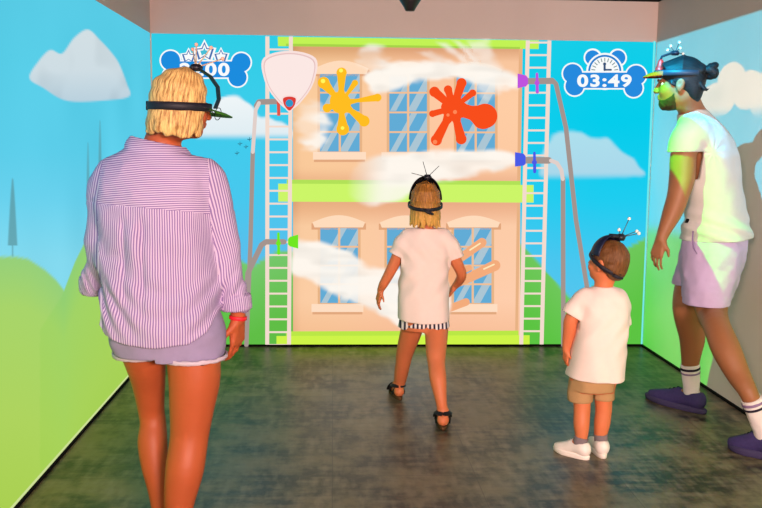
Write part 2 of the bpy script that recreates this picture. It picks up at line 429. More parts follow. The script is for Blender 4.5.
# sky over the whole screen
nx, nz = 120, 70
Xs, Zs = np.meshgrid(np.linspace(XL+.008, XR-.003, nx), np.linspace(.016, ZT, nz), indexing='ij')
V = np.stack([Xs.ravel(), np.full(Xs.size, YB-.002), Zs.ravel()], 1); px, py = proj(V)
cA = ramp(py, [(36, (48, 206, 230)), (120, (62, 205, 236)), (200, (72, 200, 238)), (260, (92, 190, 236)), (346, (120, 190, 235))])
cB = ramp(py, [(36, (20, 206, 232)), (120, (4, 205, 236)), (200, (30, 205, 240)), (260, (70, 200, 240)), (346, (100, 195, 235))])
w = np.clip((px-300)/300, 0, 1)[:, None]
grid_finish('sky', V, nx, nz, cA*(1-w)+cB*w, np.ones(len(V)), pic, True)
# clouds
def cloud_fn(poly, soft, top, bot, y0, y1, amax=1.0, seed=3):
    def fn(X, Y):
        d = polysd(X, Y, poly)+n2(X, Y, .12, .12, seed)*1.6
        a = amax*(1-sstep(d, -soft, soft*.4))*(1-sstep(Y, y1-9, y1))
        return ramp(Y, [(y0, top), (y1, bot)]), a
    return fn
grid_mesh('cloud', 195, 300, 88, 142, 2, cloud_fn(spl([(200, 132), (208, 112), (222, 98), (236, 95), (248, 102), (260, 116), (274, 119), (292, 130), (290, 141), (200, 141)]), 2.5, (240, 246, 248), (222, 236, 242), 95, 141), pic, 1)
grid_mesh('cloud', 538, 648, 124, 184, 2, cloud_fn(spl([(540, 160), (548, 140), (562, 131), (576, 130), (590, 137), (606, 138), (620, 150), (636, 162), (644, 176), (600, 181), (545, 181)]), 3, (180, 226, 238), (176, 216, 234), 128, 181, .92, 5), pic, 1)
# hills
def hill_fn(tx, ty, top, bot, soft=1.5):
    def fn(X, Y):
        h = np.interp(X, tx, ty); return ramp(Y-h, [(0, top), (70, bot)]), sstep(Y-h, -soft, soft)
    return fn
grid_mesh('hill', 149, 300, 225, 347.5, 3, hill_fn([149, 200, 235, 252, 275, 300], [236, 240, 258, 266, 252, 250], (120, 200, 110), (96, 190, 70)), pic, 1)
grid_mesh('hill', 515, 645.5, 230, 345.6, 3, hill_fn([515, 523, 540, 561, 575, 590, 605, 620, 645], [242, 246, 264, 288, 303, 292, 268, 252, 238], (112, 200, 92), (92, 196, 66)), pic, 1)
# building
BX0, BX1t, BX1b = 293.0, 522.5, 517.5
def fac(X, Y):
    c = ramp(Y, [(38, (214, 158, 112)), (50, (222, 166, 118)), (62, (246, 196, 150)), (100, (252, 204, 158)), (168, (250, 200, 154)), (180, (238, 182, 138)), (200, (230, 172, 128)), (208, (236, 178, 134)), (226, (250, 202, 160)), (300, (252, 204, 164)), (334, (246, 190, 146))])
    e = np.clip((X-300)/220, 0, 1); c = c+np.stack([e*3, e*0-2*np.sin(X/30), e*8], 1)
    ed = np.exp(-((X-BX0)/5)**2); return np.clip(c-ed[:, None]*14, 0, 255), np.ones(len(X))
fo = grid_mesh('facade', 293, 520.2, 42, 346, 4, fac, pic, 2, opaque=True)
poly_mesh('facade_edge', [[(519, 40), (522.8, 40), (517.8, 345.5), (515, 345.5)]], (232, 178, 132), pic, 3)
def band_part(pl, col, layer): return poly_mesh('ledge', pl, col, pic, layer)
b = band_part([[(277.7, 36.6), (539, 40.4), (538.6, 49), (278, 46.2)]], (194, 243, 84), 5); poly_mesh('ledge_lip', [[(286, 43.6), (520, 47), (520, 49), (286, 46.2)]], (166, 212, 74), b, 6)
b = band_part([[(278.2, 183.6), (533.6, 185), (533.6, 202.6), (278.2, 201.6)]], (204, 246, 104), 5); poly_mesh('ledge_lip', [[(286.7, 179.6), (520.6, 181), (520.6, 185.2), (286.7, 184)]], (178, 226, 88), b, 4)
b = band_part([[(276.5, 336), (529.6, 335.2), (529.6, 345.4), (276.5, 346.6)]], (206, 244, 72), 5); poly_mesh('ledge_lip', [[(286, 331.4), (518.5, 330.6), (518.5, 336), (286, 336.6)]], (186, 232, 70), b, 4)
# windows
def window_pic(x0, x1, y0, y1, lint=None, sill=None, f=2.6):
    o = poly_mesh('window_frame', [rect(x0-f, x1+f, y0-f, y1+f*.6)], (232, 180, 134), pic, 3)
    poly_mesh('pane', [rect(x0, x1, y0, y1)], (98, 172, 214), o, 4)
    st = []
    for k, (a, wd) in enumerate(((.02, .16), (.48, .22))):
        for q in range(2):
            ya, yb = (y0, y0+(y1-y0)*.48) if q == 0 else (y0+(y1-y0)*.5, y1)
            H = yb-ya; xx = x0+(x1-x0)*a; wpx = (x1-x0)*wd
            st.append([(xx, yb), (min(xx+wpx, x1), yb), (min(xx+wpx+H*.55, x1), max(ya, yb-(x1-xx-wpx)/.55)), (min(xx+H*.55, x1), max(ya, yb-(x1-xx)/.55))])
    poly_mesh('pane_streak', st, (172, 198, 212), o, 5)
    xm = (x0+x1)/2; mu = [rect(xm-1.1, xm+1.1, y0, y1)]
    for k in (1, 2, 3): yy = y0+(y1-y0)*k/4; mu.append(rect(x0, x1, yy-.9, yy+.9))
    poly_mesh('muntin', mu, (242, 192, 148), o, 6)
    if lint:
        a, c, yt, yb = lint; n = 14
        top = [(a+(c-a)*i/n, yb-(yb-yt)*(.42+.58*math.sin(PI*i/n))) for i in range(n+1)]
        poly_mesh('lintel_shadow', [[(a-1, yb+2.2), (c+1, yb+2.2), (c+1, yb-4), (a-1, yb-4)]], (226, 166, 124), o, 4)
        poly_mesh('lintel', [top+[(c-2, yb), (a+2, yb)]], (255, 220, 188), o, 7)
    if sill:
        a, c, yt, yb = sill
        poly_mesh('sill_shadow', [rect(a+1, c-1, yb-1, yb+2.4)], (226, 168, 126), o, 4)
        poly_mesh('sill', [rect(a, c, yt, yb)], (255, 222, 194), o, 7)
window_pic(320, 359.6, 73, 151.5, (314, 368.5, 60.6, 74), (313, 366, 152, 159.6))
window_pic(389.3, 427, 73, 151.8, (382, 434, 61.5, 74.4), (381.5, 434.5, 152.2, 159.8))
window_pic(456.5, 495, 73.6, 152, (449, 502, 62, 75), (449.5, 502, 152.4, 160))
window_pic(320.3, 358, 228, 303, (312.5, 365, 215.2, 227.4), (311.5, 363.4, 304, 312))
window_pic(387, 425, 228, 303, (379.8, 431.5, 215.4, 227.6), (379.5, 431, 304, 312))
window_pic(454, 491.5, 228, 303, (447, 500, 215.6, 227.4), (447, 497.4, 304, 312))
# ladders
def ladder(xlt, xlb, xrt, xrb, y0, y1, dy, phase):
    pl = [[(xlt, y0), (xlt+4, y0), (xlb+4, y1), (xlb, y1)], [(xrt, y0), (xrt+4, y0), (xrb+4, y1), (xrb, y1)]]
    y = y1-phase
    while y > y0+1:
        t = (y-y0)/(y1-y0); pl.append(rect(xlt+(xlb-xlt)*t+3, xrt+(xrb-xrt)*t+1, y-.95, y+.95)); y -= dy
    return poly_mesh('ladder', pl, (244, 220, 206), pic, 8)
ladder(265.4, 265.2, 288.9, 287, 36.4, 346.4, 12.85, 1.4)
ladder(525.8, 519.2, 547.4, 539.6, 40.4, 345.2, 12.55, 14)
# hoses and nozzles
GREY = (164, 148, 142); PALE = (206, 208, 210)
def hose(path, w, nozzle, ncol, valve, parent_name='hose', pale=None, grey=GREY):
    o = poly_mesh(parent_name, line2(path, w), grey, pic, 9)
    if pale: poly_mesh('pale_hose_length', line2(pale, w-.6), (226, 208, 202), o, 10)
    if nozzle: poly_mesh('nozzle', [nozzle], ncol, o, 12)
    if valve:
        x, y0, y1 = valve; poly_mesh('valve_handle', [capsule(x, y0+2, 1.3, x+.3, y1-2, 1.6), circ(x, (y0+y1)/2, 2.5)], ncol, o, 13)
    return o
hose([(545, 81), (553, 80.8), (556, 84), (566, 128), (576, 220), (586.5, 284), (596, 345)], 4.6, [(517.6, 73.6), (526, 75.4), (528, 78), (528, 84), (526, 86.4), (517.6, 88.2)], (192, 84, 222), (537, 72, 94))
poly_mesh('hose_pipe', [capsule(528, 81.2, 3.1, 552, 80.9, 3.1)], GREY, pic, 9.5)
hose([(525, 160.2), (549, 160.4)], 6.6, [(515, 152.2), (523.5, 153.6), (525.6, 156), (525.6, 164), (523.5, 165.6), (515, 166.6)], (74, 92, 232), (534.4, 151, 173.6))
hose([(563, 178), (563.3, 345)], 4.6, None, None, None, pale=[(551, 160.6), (557, 163), (561.4, 170), (562.8, 179)])
hose([(284, 241.8), (266, 241.8), (261.5, 245), (248, 273), (246, 300)], 5.4, [(298.2, 234.6), (290, 236.8), (288, 239), (288, 244.4), (290, 246.4), (298.2, 248.6)], (112, 232, 34), (278.4, 231.6, 255.2))
hose([(252.8, 152), (250.6, 240), (246.4, 345)], 4.4, None, None, None, pale=[(259, 103), (255.6, 110), (254.4, 128), (252.8, 152)])
hose([(278, 101.4), (259, 102), (256.6, 106)], 5.6, [(276.6, 97), (280, 97), (280.4, 115.8), (277.2, 115.8)], (226, 84, 70), None)
# water
def jet_fn(poly, soft, base=.96, seed=1, fade=None, col=(255, 249, 240), ns=.05, namp=.14):
    def fn(X, Y):
        d = polysd(X, Y, poly)+n2(X, Y, ns, ns*2.6, seed)*soft*.5+n2(X, Y, .16, .2, seed+5)*soft*.25
        a = base*(1-sstep(d, -soft, soft*.5))*(1-namp*np.clip(n2(X, Y, .03, .11, seed+9)*1.4, 0, 1))
        if fade: a = a*sstep(X, fade[0], fade[1])
        sh = np.clip(n2(X, Y, .05, .16, seed+3), 0, 1)[:, None]
        return np.array(col)[None]*(1-sh*.06)+0*X[:, None], a
    return fn
def jet(box, poly, soft, **kw): o = grid_mesh('water_jet', *box, 1.6, jet_fn(poly, soft, **kw), pic, kw.pop('layer', 11) if False else 11); return o
jet((340, 522, 44, 100), spl([(518, 74), (500, 67), (478, 61.5), (440, 60.5), (405, 61), (378, 66), (362, 76), (372, 92), (392, 91), (420, 81), (450, 78.5), (476, 86), (496, 88.5), (518, 87.5)]), 4, seed=2)
grid_mesh('water_spray', 420, 512, 38, 104, 1.6, jet_fn(spl([(466, 40), (490, 39), (494, 58), (504, 72), (498, 92), (484, 98), (474, 82), (468, 62)]), 6, .55, 21, ns=.07, namp=.6), pic, 10)
for q_ in ([(436, 42), (446, 42), (474, 64), (466, 66)], [(452, 40), (460, 40), (484, 66), (476, 66)], [(412, 52), (424, 50), (462, 64), (452, 66)]): grid_mesh('water_spray', min(p[0] for p in q_)-6, max(p[0] for p in q_)+6, 37, 74, 1.5, jet_fn(q_, 4, .6, 51, ns=.06, namp=.4), pic, 10)
grid_mesh('water_spray', 352, 412, 38, 72, 1.6, jet_fn(spl([(358, 50), (372, 45), (384, 48), (386, 58), (400, 66), (372, 70), (358, 62)]), 6, .75, 31, ns=.1, namp=.6), pic, 10)
jet((342, 518, 144, 214), spl([(515, 153), (486, 150.4), (440, 150), (400, 151), (372, 156), (350, 170), (348, 196), (370, 208), (398, 200), (430, 187), (452, 180.5), (484, 173.5), (515, 166)]), 4.5, seed=4, fade=(340, 392))
jet((289, 470, 234, 342), spl([(291, 243), (302, 240.6), (330, 244), (352, 254), (366, 264.5), (396, 267), (440, 272), (452, 300), (440, 330), (410, 334), (392, 322), (372, 311.5), (350, 301), (326, 289), (304, 279), (291, 272)]), 4, seed=6)
grid_mesh('water_spray', 292, 345, 98, 164, 1.6, jet_fn(spl([(296, 110), (312, 101), (326, 107), (332, 122), (328, 138), (318, 152), (304, 146), (296, 130)]), 8, .9, 41, ns=.1, namp=.6), pic, 10)
# splats
def splat(name, parts, col, hi, label, layer=14):
    o = poly_mesh(name, parts, col, pic, layer)
    for h_ in hi: poly_mesh('shine', [h_], tuple(min(255, c+60) for c in col), o, layer+1)
    o['label'] = label; return o
def drop(cx, cy, x, y, r, neck):
    mx, my = cx+(x-cx)*.45, cy+(y-cy)*.45
    return [capsule(cx, cy, neck*2, mx, my, neck*.95), capsule(mx, my, neck*.95, x, y, r*.92), circ(x, y, r)]
P = [spl([(331, 96), (338, 92), (346, 94), (351, 101), (349, 110), (342, 114), (334, 111), (330, 104)])]
for a in ((341.6, 72.7, 5.2, 3), (323.7, 82.8, 6, 3), (355, 83, 3.2, 1.8), (377.5, 97.6, 4, 2), (364, 121, 5.6, 3), (342.8, 129, 6.4, 3), (327, 108, 4.4, 2.4)): P += drop(341, 103, *a)
splat('paint_splat', P, (255, 190, 34), [circ(323, 81, 2.2), circ(341, 70.5, 2), circ(342.5, 128, 1.8)], 'yellow orange splat of paint in front of the upper left window')
P = [spl([(444, 102), (452, 98), (461, 101), (465, 108), (462, 117), (452, 119), (444, 114), (441, 107)])]
for a in ((434.5, 91.8, 5.2, 4), (448, 89.5, 4.2, 3.4), (461.6, 83, 5, 4.2), (472.6, 93, 3.6, 2.6), (485, 116, 12.4, 6), (432.5, 113.7, 3.4, 3), (436.4, 140, 5.6, 4), (461.2, 139, 5.4, 4)): P += drop(453.5, 108, *a)
P += [spl([(462, 104), (474, 106), (486, 104), (494, 110), (496, 118), (488, 128), (478, 128), (470, 120), (462, 116)])]
splat('paint_splat', P, (248, 78, 28), [circ(435, 142, 2.2), circ(455, 112, 2), circ(448, 115, 1.6)], 'large red orange splat of paint before the upper right window')
P = [circ(452, 276, 12), capsule(455, 262, 4, 482, 242.5, 4.6), capsule(460, 282, 4.4, 495, 265.4, 5.4), capsule(452, 276, 3, 469, 268, 3), capsule(448, 309, 3.6, 466, 302, 3.8)]
splat('paint_splat', P, (244, 172, 124), [capsule(470, 250, .8, 480, 243.5, .8), capsule(484, 269, .8, 494, 264.4, .8)], 'pale peach fingered splat before the lower right window', 9)
# birds
for x, y in ((249.5, 139.5), (240, 144), (246, 147), (237, 153.4)): poly_mesh('bird', line2([(x-2, y-.3), (x, y+.2), (x+2, y-.8)], .7)+line2([(x, y-2), (x, y+1.6)], .6), (50, 110, 130), pic, 9)
# plain shield, its character left out
def shield(cx, yt, yb, w): return spl([(cx-w, yt), (cx, yt-w*.28), (cx+w, yt), (cx+w*.98, yt+(yb-yt)*.4), (cx+w*.62, yt+(yb-yt)*.74), (cx, yb), (cx-w*.62, yt+(yb-yt)*.74), (cx-w*.98, yt+(yb-yt)*.4)], 6)
sh = poly_mesh('shield_badge', [shield(289.5, 58, 110, 26)], (250, 226, 222), pic, 14); sh['label'] = 'plain pale shield badge with a red pointed tip over the left ladder'
poly_mesh('shield_rim', [shield(289.5, 59.6, 108, 24)], (232, 196, 194), sh, 15)
poly_mesh('shield_field', [shield(289.5, 60.6, 107, 23)], (252, 232, 228), sh, 16)
poly_mesh('shield_tip', [shield(289.4, 97, 112, 7.2)], (250, 224, 220), sh, 17)
poly_mesh('shield_tip', [shield(289.4, 98.2, 110.6, 6)], (222, 62, 54), sh, 18)
poly_mesh('shield_tip', [circ(289.4, 103.2, 3.8)], (50, 150, 200), sh, 19)
# bone shaped signs
WHITE = (250, 252, 252)
def text_mesh(body, cx, cy, width, height, rgb, parent, layer, bold=.03):
    cu = bpy.data.curves.new('digits', 'FONT'); cu.body = body; cu.offset = bold; cu.align_x = 'CENTER'; cu.align_y = 'CENTER'; cu.space_character = 1.15
    to = bpy.data.objects.new('digits', cu); C.objects.link(to); dg = bpy.context.evaluated_depsgraph_get(); dg.update()
    me = bpy.data.meshes.new_from_object(to.evaluated_get(dg)); bpy.data.objects.remove(to); bpy.data.curves.remove(cu)
    v = np.array([x.co[:] for x in me.vertices]); lo, hi = v.min(0), v.max(0)
    u = (v-(lo+hi)/2)/(hi-lo+1e-9)
    for i, x in enumerate(me.vertices): x.co = W(cx+u[i, 0]*width, cy-u[i, 1]*height, YB-.002-.0012*layer)
    me.materials.clear(); me.materials.append(glow(rgb)); me.name = 'digits'
    o = bpy.data.objects.new('digits', me); C.objects.link(o); o.parent = parent; return o
def bone(cs, bar, e): return [circ(x, y, r+e) for x, y, r in cs]+[rect(bar[0], bar[1], bar[2]-e, bar[3]+e)]
cs = [(170.5, 60.4, 9.6), (172, 76.4, 9.2), (241.2, 62.4, 9.4), (237.6, 77.4, 9)]; bar = (170, 238, 61.4, 77.4)
bo = poly_mesh('score_sign', bone(cs, bar, 1.5)+[star(204.4, 51.8, 12.6, 6.6), star(188.6, 56.4, 9, 4.6), star(221, 56, 9, 4.6)], WHITE, pic, 14); bo['label'] = 'blue bone shaped score sign with three stars on top'
poly_mesh('bone_panel', bone(cs, bar, 0), (28, 140, 222), bo, 15)
poly_mesh('star', [star(204.4, 51.8, 10, 4.6), star(188.6, 56.4, 7, 3.2), star(221, 56, 7, 3.2)], (66, 110, 176), bo, 15)
poly_mesh('star', [star(204.4, 51.9, 7.6, 3.4), star(188.6, 56.5, 5, 2.3), star(221, 56.1, 5, 2.3)], WHITE, bo, 16)
poly_mesh('star', [star(204.4, 52, 4.4, 2)], (70, 190, 214), bo, 17)
text_mesh('2200', 204.5, 69.4, 50, 13.4, WHITE, bo, 16, .035)
cs = [(572.6, 73.6, 9.6), (574.6, 86.2, 9.2), (636.2, 75.2, 9.8), (633.6, 88, 9)]; bar = (572, 634, 72.6, 88)
bo = poly_mesh('timer_sign', bone(cs, bar, 1.5)+[circ(592.8, 57.6, 9.2), circ(617.8, 57.8, 9.2), circ(604.8, 71.4, 18.6)], WHITE, pic, 14); bo['label'] = 'blue bone shaped timer sign reading 03:49 with alarm clock'
poly_mesh('bone_panel', bone(cs, bar, 0), (38, 138, 222), bo, 16)
def half(x, y, r, cut): return [(a, min(b, cut)) for a, b in circ(x, y, r, 48)]
for bx in (592.6, 618): poly_mesh('clock_bell', [circ(bx, 57.7, 7.4)], (38, 138, 222), bo, 14.4)
poly_mesh('clock_face', [half(604.8, 71.4, 18.4, 71)], WHITE, bo, 15)
poly_mesh('clock_face', [half(604.8, 71.4, 16.6, 71)], (38, 128, 205), bo, 15.5)
poly_mesh('clock_face', [half(604.8, 71.4, 14.6, 71)], WHITE, bo, 16.5)
tk = [line2([(604.8+r0*math.cos(a), 71.4-r0*math.sin(a)), (604.8+r1*math.cos(a), 71.4-r1*math.sin(a))], .9)[0] for a in [PI*(i+.5)/11 for i in range(11)] for r0, r1 in ((10, 13.2),)]
poly_mesh('clock_tick', tk, (110, 140, 140), bo, 17.5)
poly_mesh('clock_hand', [capsule(604.6, 70, 1.1, 604.6, 63.6, 1.1), circ(604.6, 64, 1.6), capsule(604.6, 69.8, .9, 611, 69.8, .9)], (60, 84, 120), bo, 18.5)
text_mesh('03:49', 604.4, 80.8, 54.5, 12.8, WHITE, bo, 17.5, .035)
# bright seam where two projections meet
poly_mesh('seam_line', [[(653.6, 41), (655.4, 41), (642.4, 345.4), (640.8, 345.4)]], (120, 236, 236), pic, 3)
rehome(pic)

# ---- left wall picture
lp = empty('projected_picture', 'bright picture on the left wall of sky, cloud, cypresses and green hills', 'projection', (XL+.002, 3.6, ZT/2))
ny = 170; nz = 70
Ys, Zs = np.meshgrid(np.linspace(1.2, YB-.02, ny), np.linspace(.016, ZT, nz), indexing='ij')
V = np.stack([np.full(Ys.size, XL+.002), Ys.ravel(), Zs.ravel()], 1); px, py = proj(V)
c = ramp(py, [(-40, (88, 202, 228)), (60, (84, 202, 228)), (150, (92, 206, 234)), (200, (104, 208, 236)), (260, (128, 214, 236))])
c = c+(vnoise_at((Ys.ravel(), Zs.ravel(), Zs.ravel()*0), (3, 3, 1), 8)*5)[:, None]
grid_finish('sky', V, ny, nz, np.clip(c, 0, 255), np.ones(len(V)), lp, True)
def cl(X, Y):
    d = polysd(X, Y, spl([(29.4, 78), (38, 62), (50, 50), (62, 53.5), (74, 38), (87.7, 29.5), (100, 40), (111, 52), (119, 63.6), (127, 84), (129.5, 96), (110, 100), (68, 101), (43, 87.7)], 6))
    c = ramp(Y, [(30, (214, 224, 228)), (70, (210, 222, 228)), (100, (190, 210, 222))])
    sh = np.clip(n2(X, Y, .07, .05, 12), 0, 1)[:, None]*14
    return c-sh, .96*(1-sstep(d, -1.2, 1.0))
grid_mesh('cloud', 22, 136, 22, 108, 1.6, cl, lp, 2, 'L')
def tree_fn(x, w, y0, y1):
    def fn(X, Y):
        t = np.clip((Y-y0)/(y1-y0), 0, 1); hw = w*np.where(t < .86, .12+.88*(t/.86)**.75, .16)
        return np.array([[92, 150, 158]])+0*X[:, None], .78*(1-sstep(np.abs(X-x)-hw, -1.2, .8))*sstep(Y, y0-1, y0+2)*(1-sstep(Y, y1-2, y1+1))
    return fn
for x, w_, a, b in ((12.6, 5, 178, 257), (88, 1.9, 142, 215), (100, 2.2, 120, 196)): grid_mesh('cypress_tree', x-8, x+8, a-3, b+3, 1, tree_fn(x, w_, a, b), lp, 2, 'L')
def lh(X):
    return np.minimum(np.interp(X, [-400, -30, 0, 14, 28, 45, 56, 67, 80, 100, 160], [300, 262, 257, 256.5, 259, 270, 280, 294, 320, 360, 420]), np.interp(X, [-400, 40, 62, 75, 88, 108, 130, 160], [700, 330, 296, 262, 236, 205, 182, 168]))
def hills(Vp):
    px, py = proj(Vp); h = lh(px); a = sstep(py-h, -2, 1.5)
    c = ramp(py-h, [(0, (150, 208, 122)), (50, (168, 213, 106)), (160, (174, 212, 94)), (260, (170, 208, 80))])
    edge = np.interp(px, [-400, 40, 62, 75, 88, 108, 130, 160], [900, 330, 296, 262, 236, 205, 182, 168]); sec = sstep(py-edge, -2, 2)*(px > 40)
    return np.clip(c-sec[:, None]*np.array([[10, 2, 8]])*.6, 0, 255), a
ny, nz = 420, 190
Ys, Zs = np.meshgrid(np.linspace(1.2, YB-.02, ny), np.linspace(.016, 1.9, nz), indexing='ij')
V2 = np.stack([np.full(Ys.size, XL+.0038), Ys.ravel(), Zs.ravel()], 1)
cc, aa = hills(V2); grid_finish('hill', V2, ny, nz, cc, aa, lp, False)
mesh_obj('lower_edge', [(XL+.0062, 1.2, .016), (XL+.0062, YB-.02, .016), (XL+.0062, YB-.02, .03), (XL+.0062, 1.2, .03)], [(0, 1, 2, 3)], glow((206, 224, 150)), lp)
rehome(lp)
# ---- right wall: a real projector throws sky, cloud and hills on the white wall
LP = np.array([1.13, 3.74, 2.345])
def projector():
    li = bpy.data.lights.new('wall_projector', 'POINT'); li.energy = 100; li.shadow_soft_size = .004; li.use_nodes = True
    nt = li.node_tree; ls = nt.links; em = nt.nodes['Emission']
    tc = N(nt, 'ShaderNodeTexCoord'); sp = N(nt, 'ShaderNodeSeparateXYZ'); ls.new(tc.outputs['Normal'], sp.inputs[0])
    dx, dy, dz = sp.outputs
    D = XR-LP[0]; t = math_node(nt, 'DIVIDE', D, math_node(nt, 'MAXIMUM', dx, .02))
    hy = math_node(nt, 'ADD', math_node(nt, 'MULTIPLY', dy, t), float(LP[1])); hz = math_node(nt, 'ADD', math_node(nt, 'MULTIPLY', dz, t), float(LP[2]))
    front = smooth(nt, dx, .03, .04)
    inz = math_node(nt, 'MULTIPLY', smooth(nt, hz, -.005, .012), math_node(nt, 'SUBTRACT', 1.0, smooth(nt, hz, ZT-.012, ZT+.002)))
    iny = math_node(nt, 'MULTIPLY', smooth(nt, hy, 1.8, 1.85), math_node(nt, 'SUBTRACT', 1.0, smooth(nt, hy, YB-.02, YB)))
    mask = math_node(nt, 'MULTIPLY', math_node(nt, 'MULTIPLY', front, inz), iny)
    cmb = N(nt, 'ShaderNodeCombineXYZ'); ls.new(hy, cmb.inputs[0]); ls.new(hz, cmb.inputs[1])
    nz = N(nt, 'ShaderNodeTexNoise'); nz.inputs['Scale'].default_value = 6; nz.inputs['Detail'].default_value = 3; ls.new(cmb.outputs[0], nz.inputs['Vector'])
    wob = math_node(nt, 'MULTIPLY', math_node(nt, 'SUBTRACT', nz.outputs['Fac'], .5), .5)
    sky = mixc(nt, smooth(nt, hz, .9, 2.1), RW['sky_low'], RW['sky_top'])
    best = None
    for (ex, ey, rx, ry) in RW['cloud']:
        a = WX(ex, ey, XR); b = WX(ex+rx, ey, XR); c_ = WX(ex, ey-ry, XR); ry_ = c_[2]-a[2]; rx_ = abs(b[1]-a[1])
        u = math_node(nt, 'DIVIDE', math_node(nt, 'SUBTRACT', hy, float(a[1])), float(rx_)); v = math_node(nt, 'DIVIDE', math_node(nt, 'SUBTRACT', hz, float(a[2])), float(ry_))
        q = math_node(nt, 'SQRT', math_node(nt, 'ADD', math_node(nt, 'MULTIPLY', u, u), math_node(nt, 'MULTIPLY', v, v)))
        best = q if best is None else math_node(nt, 'MINIMUM', best, q)
    best = math_node(nt, 'ADD', best, math_node(nt, 'MULTIPLY', wob, .5))
    cm = math_node(nt, 'SUBTRACT', 1.0, smooth(nt, best, .93, 1.0))
    zb = WX(735, RW['cloud_bottom'], XR)[2]
    cm = math_node(nt, 'MULTIPLY', cm, smooth(nt, hz, zb-.05, zb+.05))
    col = mixc(nt, cm, sky, RW['cloud_col'])
    # hill line
    za = WX(650, 238, XR)[2]
    hl = math_node(nt, 'ADD', za, math_node(nt, 'MULTIPLY', math_node(nt, 'SINE', math_node(nt, 'MULTIPLY', math_node(nt, 'SUBTRACT', hy, 5.35), 1.7)), .06))
    hl = math_node(nt, 'ADD', hl, math_node(nt, 'MULTIPLY', math_node(nt, 'SUBTRACT', 6.0, hy), .1))
    hm = math_node(nt, 'SUBTRACT', 1.0, smooth(nt, math_node(nt, 'SUBTRACT', hz, hl), -.04, .08))
    gr = mixc(nt, smooth(nt, math_node(nt, 'SUBTRACT', hl, hz), 0, .8), RW['hill_top'], RW['hill_low'])
    col = mixc(nt, hm, col, gr)
    ls.new(col, em.inputs[0])
    # throw compensation so the picture is evenly bright on the flat wall
    r2 = math_node(nt, 'MULTIPLY', t, t); comp = math_node(nt, 'MULTIPLY', math_node(nt, 'MULTIPLY', r2, t), 1.0/D)
    ls.new(math_node(nt, 'MULTIPLY', mask, math_node(nt, 'MULTIPLY', comp, RW['gain'])), em.inputs[1])
    o = bpy.data.objects.new('wall_projector', li); o.location = LP; C.objects.link(o)
RW = dict(sky_low=lin((0, 196, 246)), sky_top=lin((0, 186, 232)), cloud=[(731, 78, 15, 16), (748, 90, 18, 20), (716, 100, 20, 18), (772, 96, 26, 30), (700, 106, 14, 12)], cloud_bottom=113, cloud_col=lin((216, 224, 230)),
          hill_top=lin((40, 198, 70)), hill_low=lin((16, 200, 10)), gain=.5)
projector()
# ---- fill lights added behind the players, no lamps seen there
def area(loc, target, sx, sy, power, rgb):
    li = bpy.data.lights.new('fill_light', 'AREA'); li.shape = 'RECTANGLE'; li.size = sx; li.size_y = sy; li.energy = power; li.color = [float(x) for x in lin(rgb)]
    o = bpy.data.objects.new('fill_light', li); o.location = loc
    o.rotation_euler = (Vector(target)-Vector(loc)).to_track_quat('-Z', 'Y').to_euler(); C.objects.link(o); return o
area((1.5, -2.6, 2.2), (.5, 4.5, 1.0), 1.2, .8, 560, (255, 218, 210))  # added fill, stands in for the warm glow from behind
l2 = area((-.95, -1.4, 2.25), (2.15, 4.7, 1.0), .7, .5, 28, (255, 222, 206)); l2.data.spread = math.radians(62)  # added fill, lifts the ambient light on the right wall
wd = bpy.data.worlds.new('room_air'); bpy.context.scene.world = wd; wd.use_nodes = True
wd.node_tree.nodes['Background'].inputs[0].default_value = (.02, .02, .02, 1); wd.node_tree.nodes['Background'].inputs[1].default_value = .5
sc = bpy.context.scene; sc.view_settings.view_transform = 'Standard'; sc.view_settings.look = 'None'; sc.view_settings.exposure = 0; sc.view_settings.gamma = 1; sc.view_settings.use_curve_mapping = False
try: sc.cycles.use_denoising = True
except Exception: pass
sc.cycles.transparent_max_bounces = 24
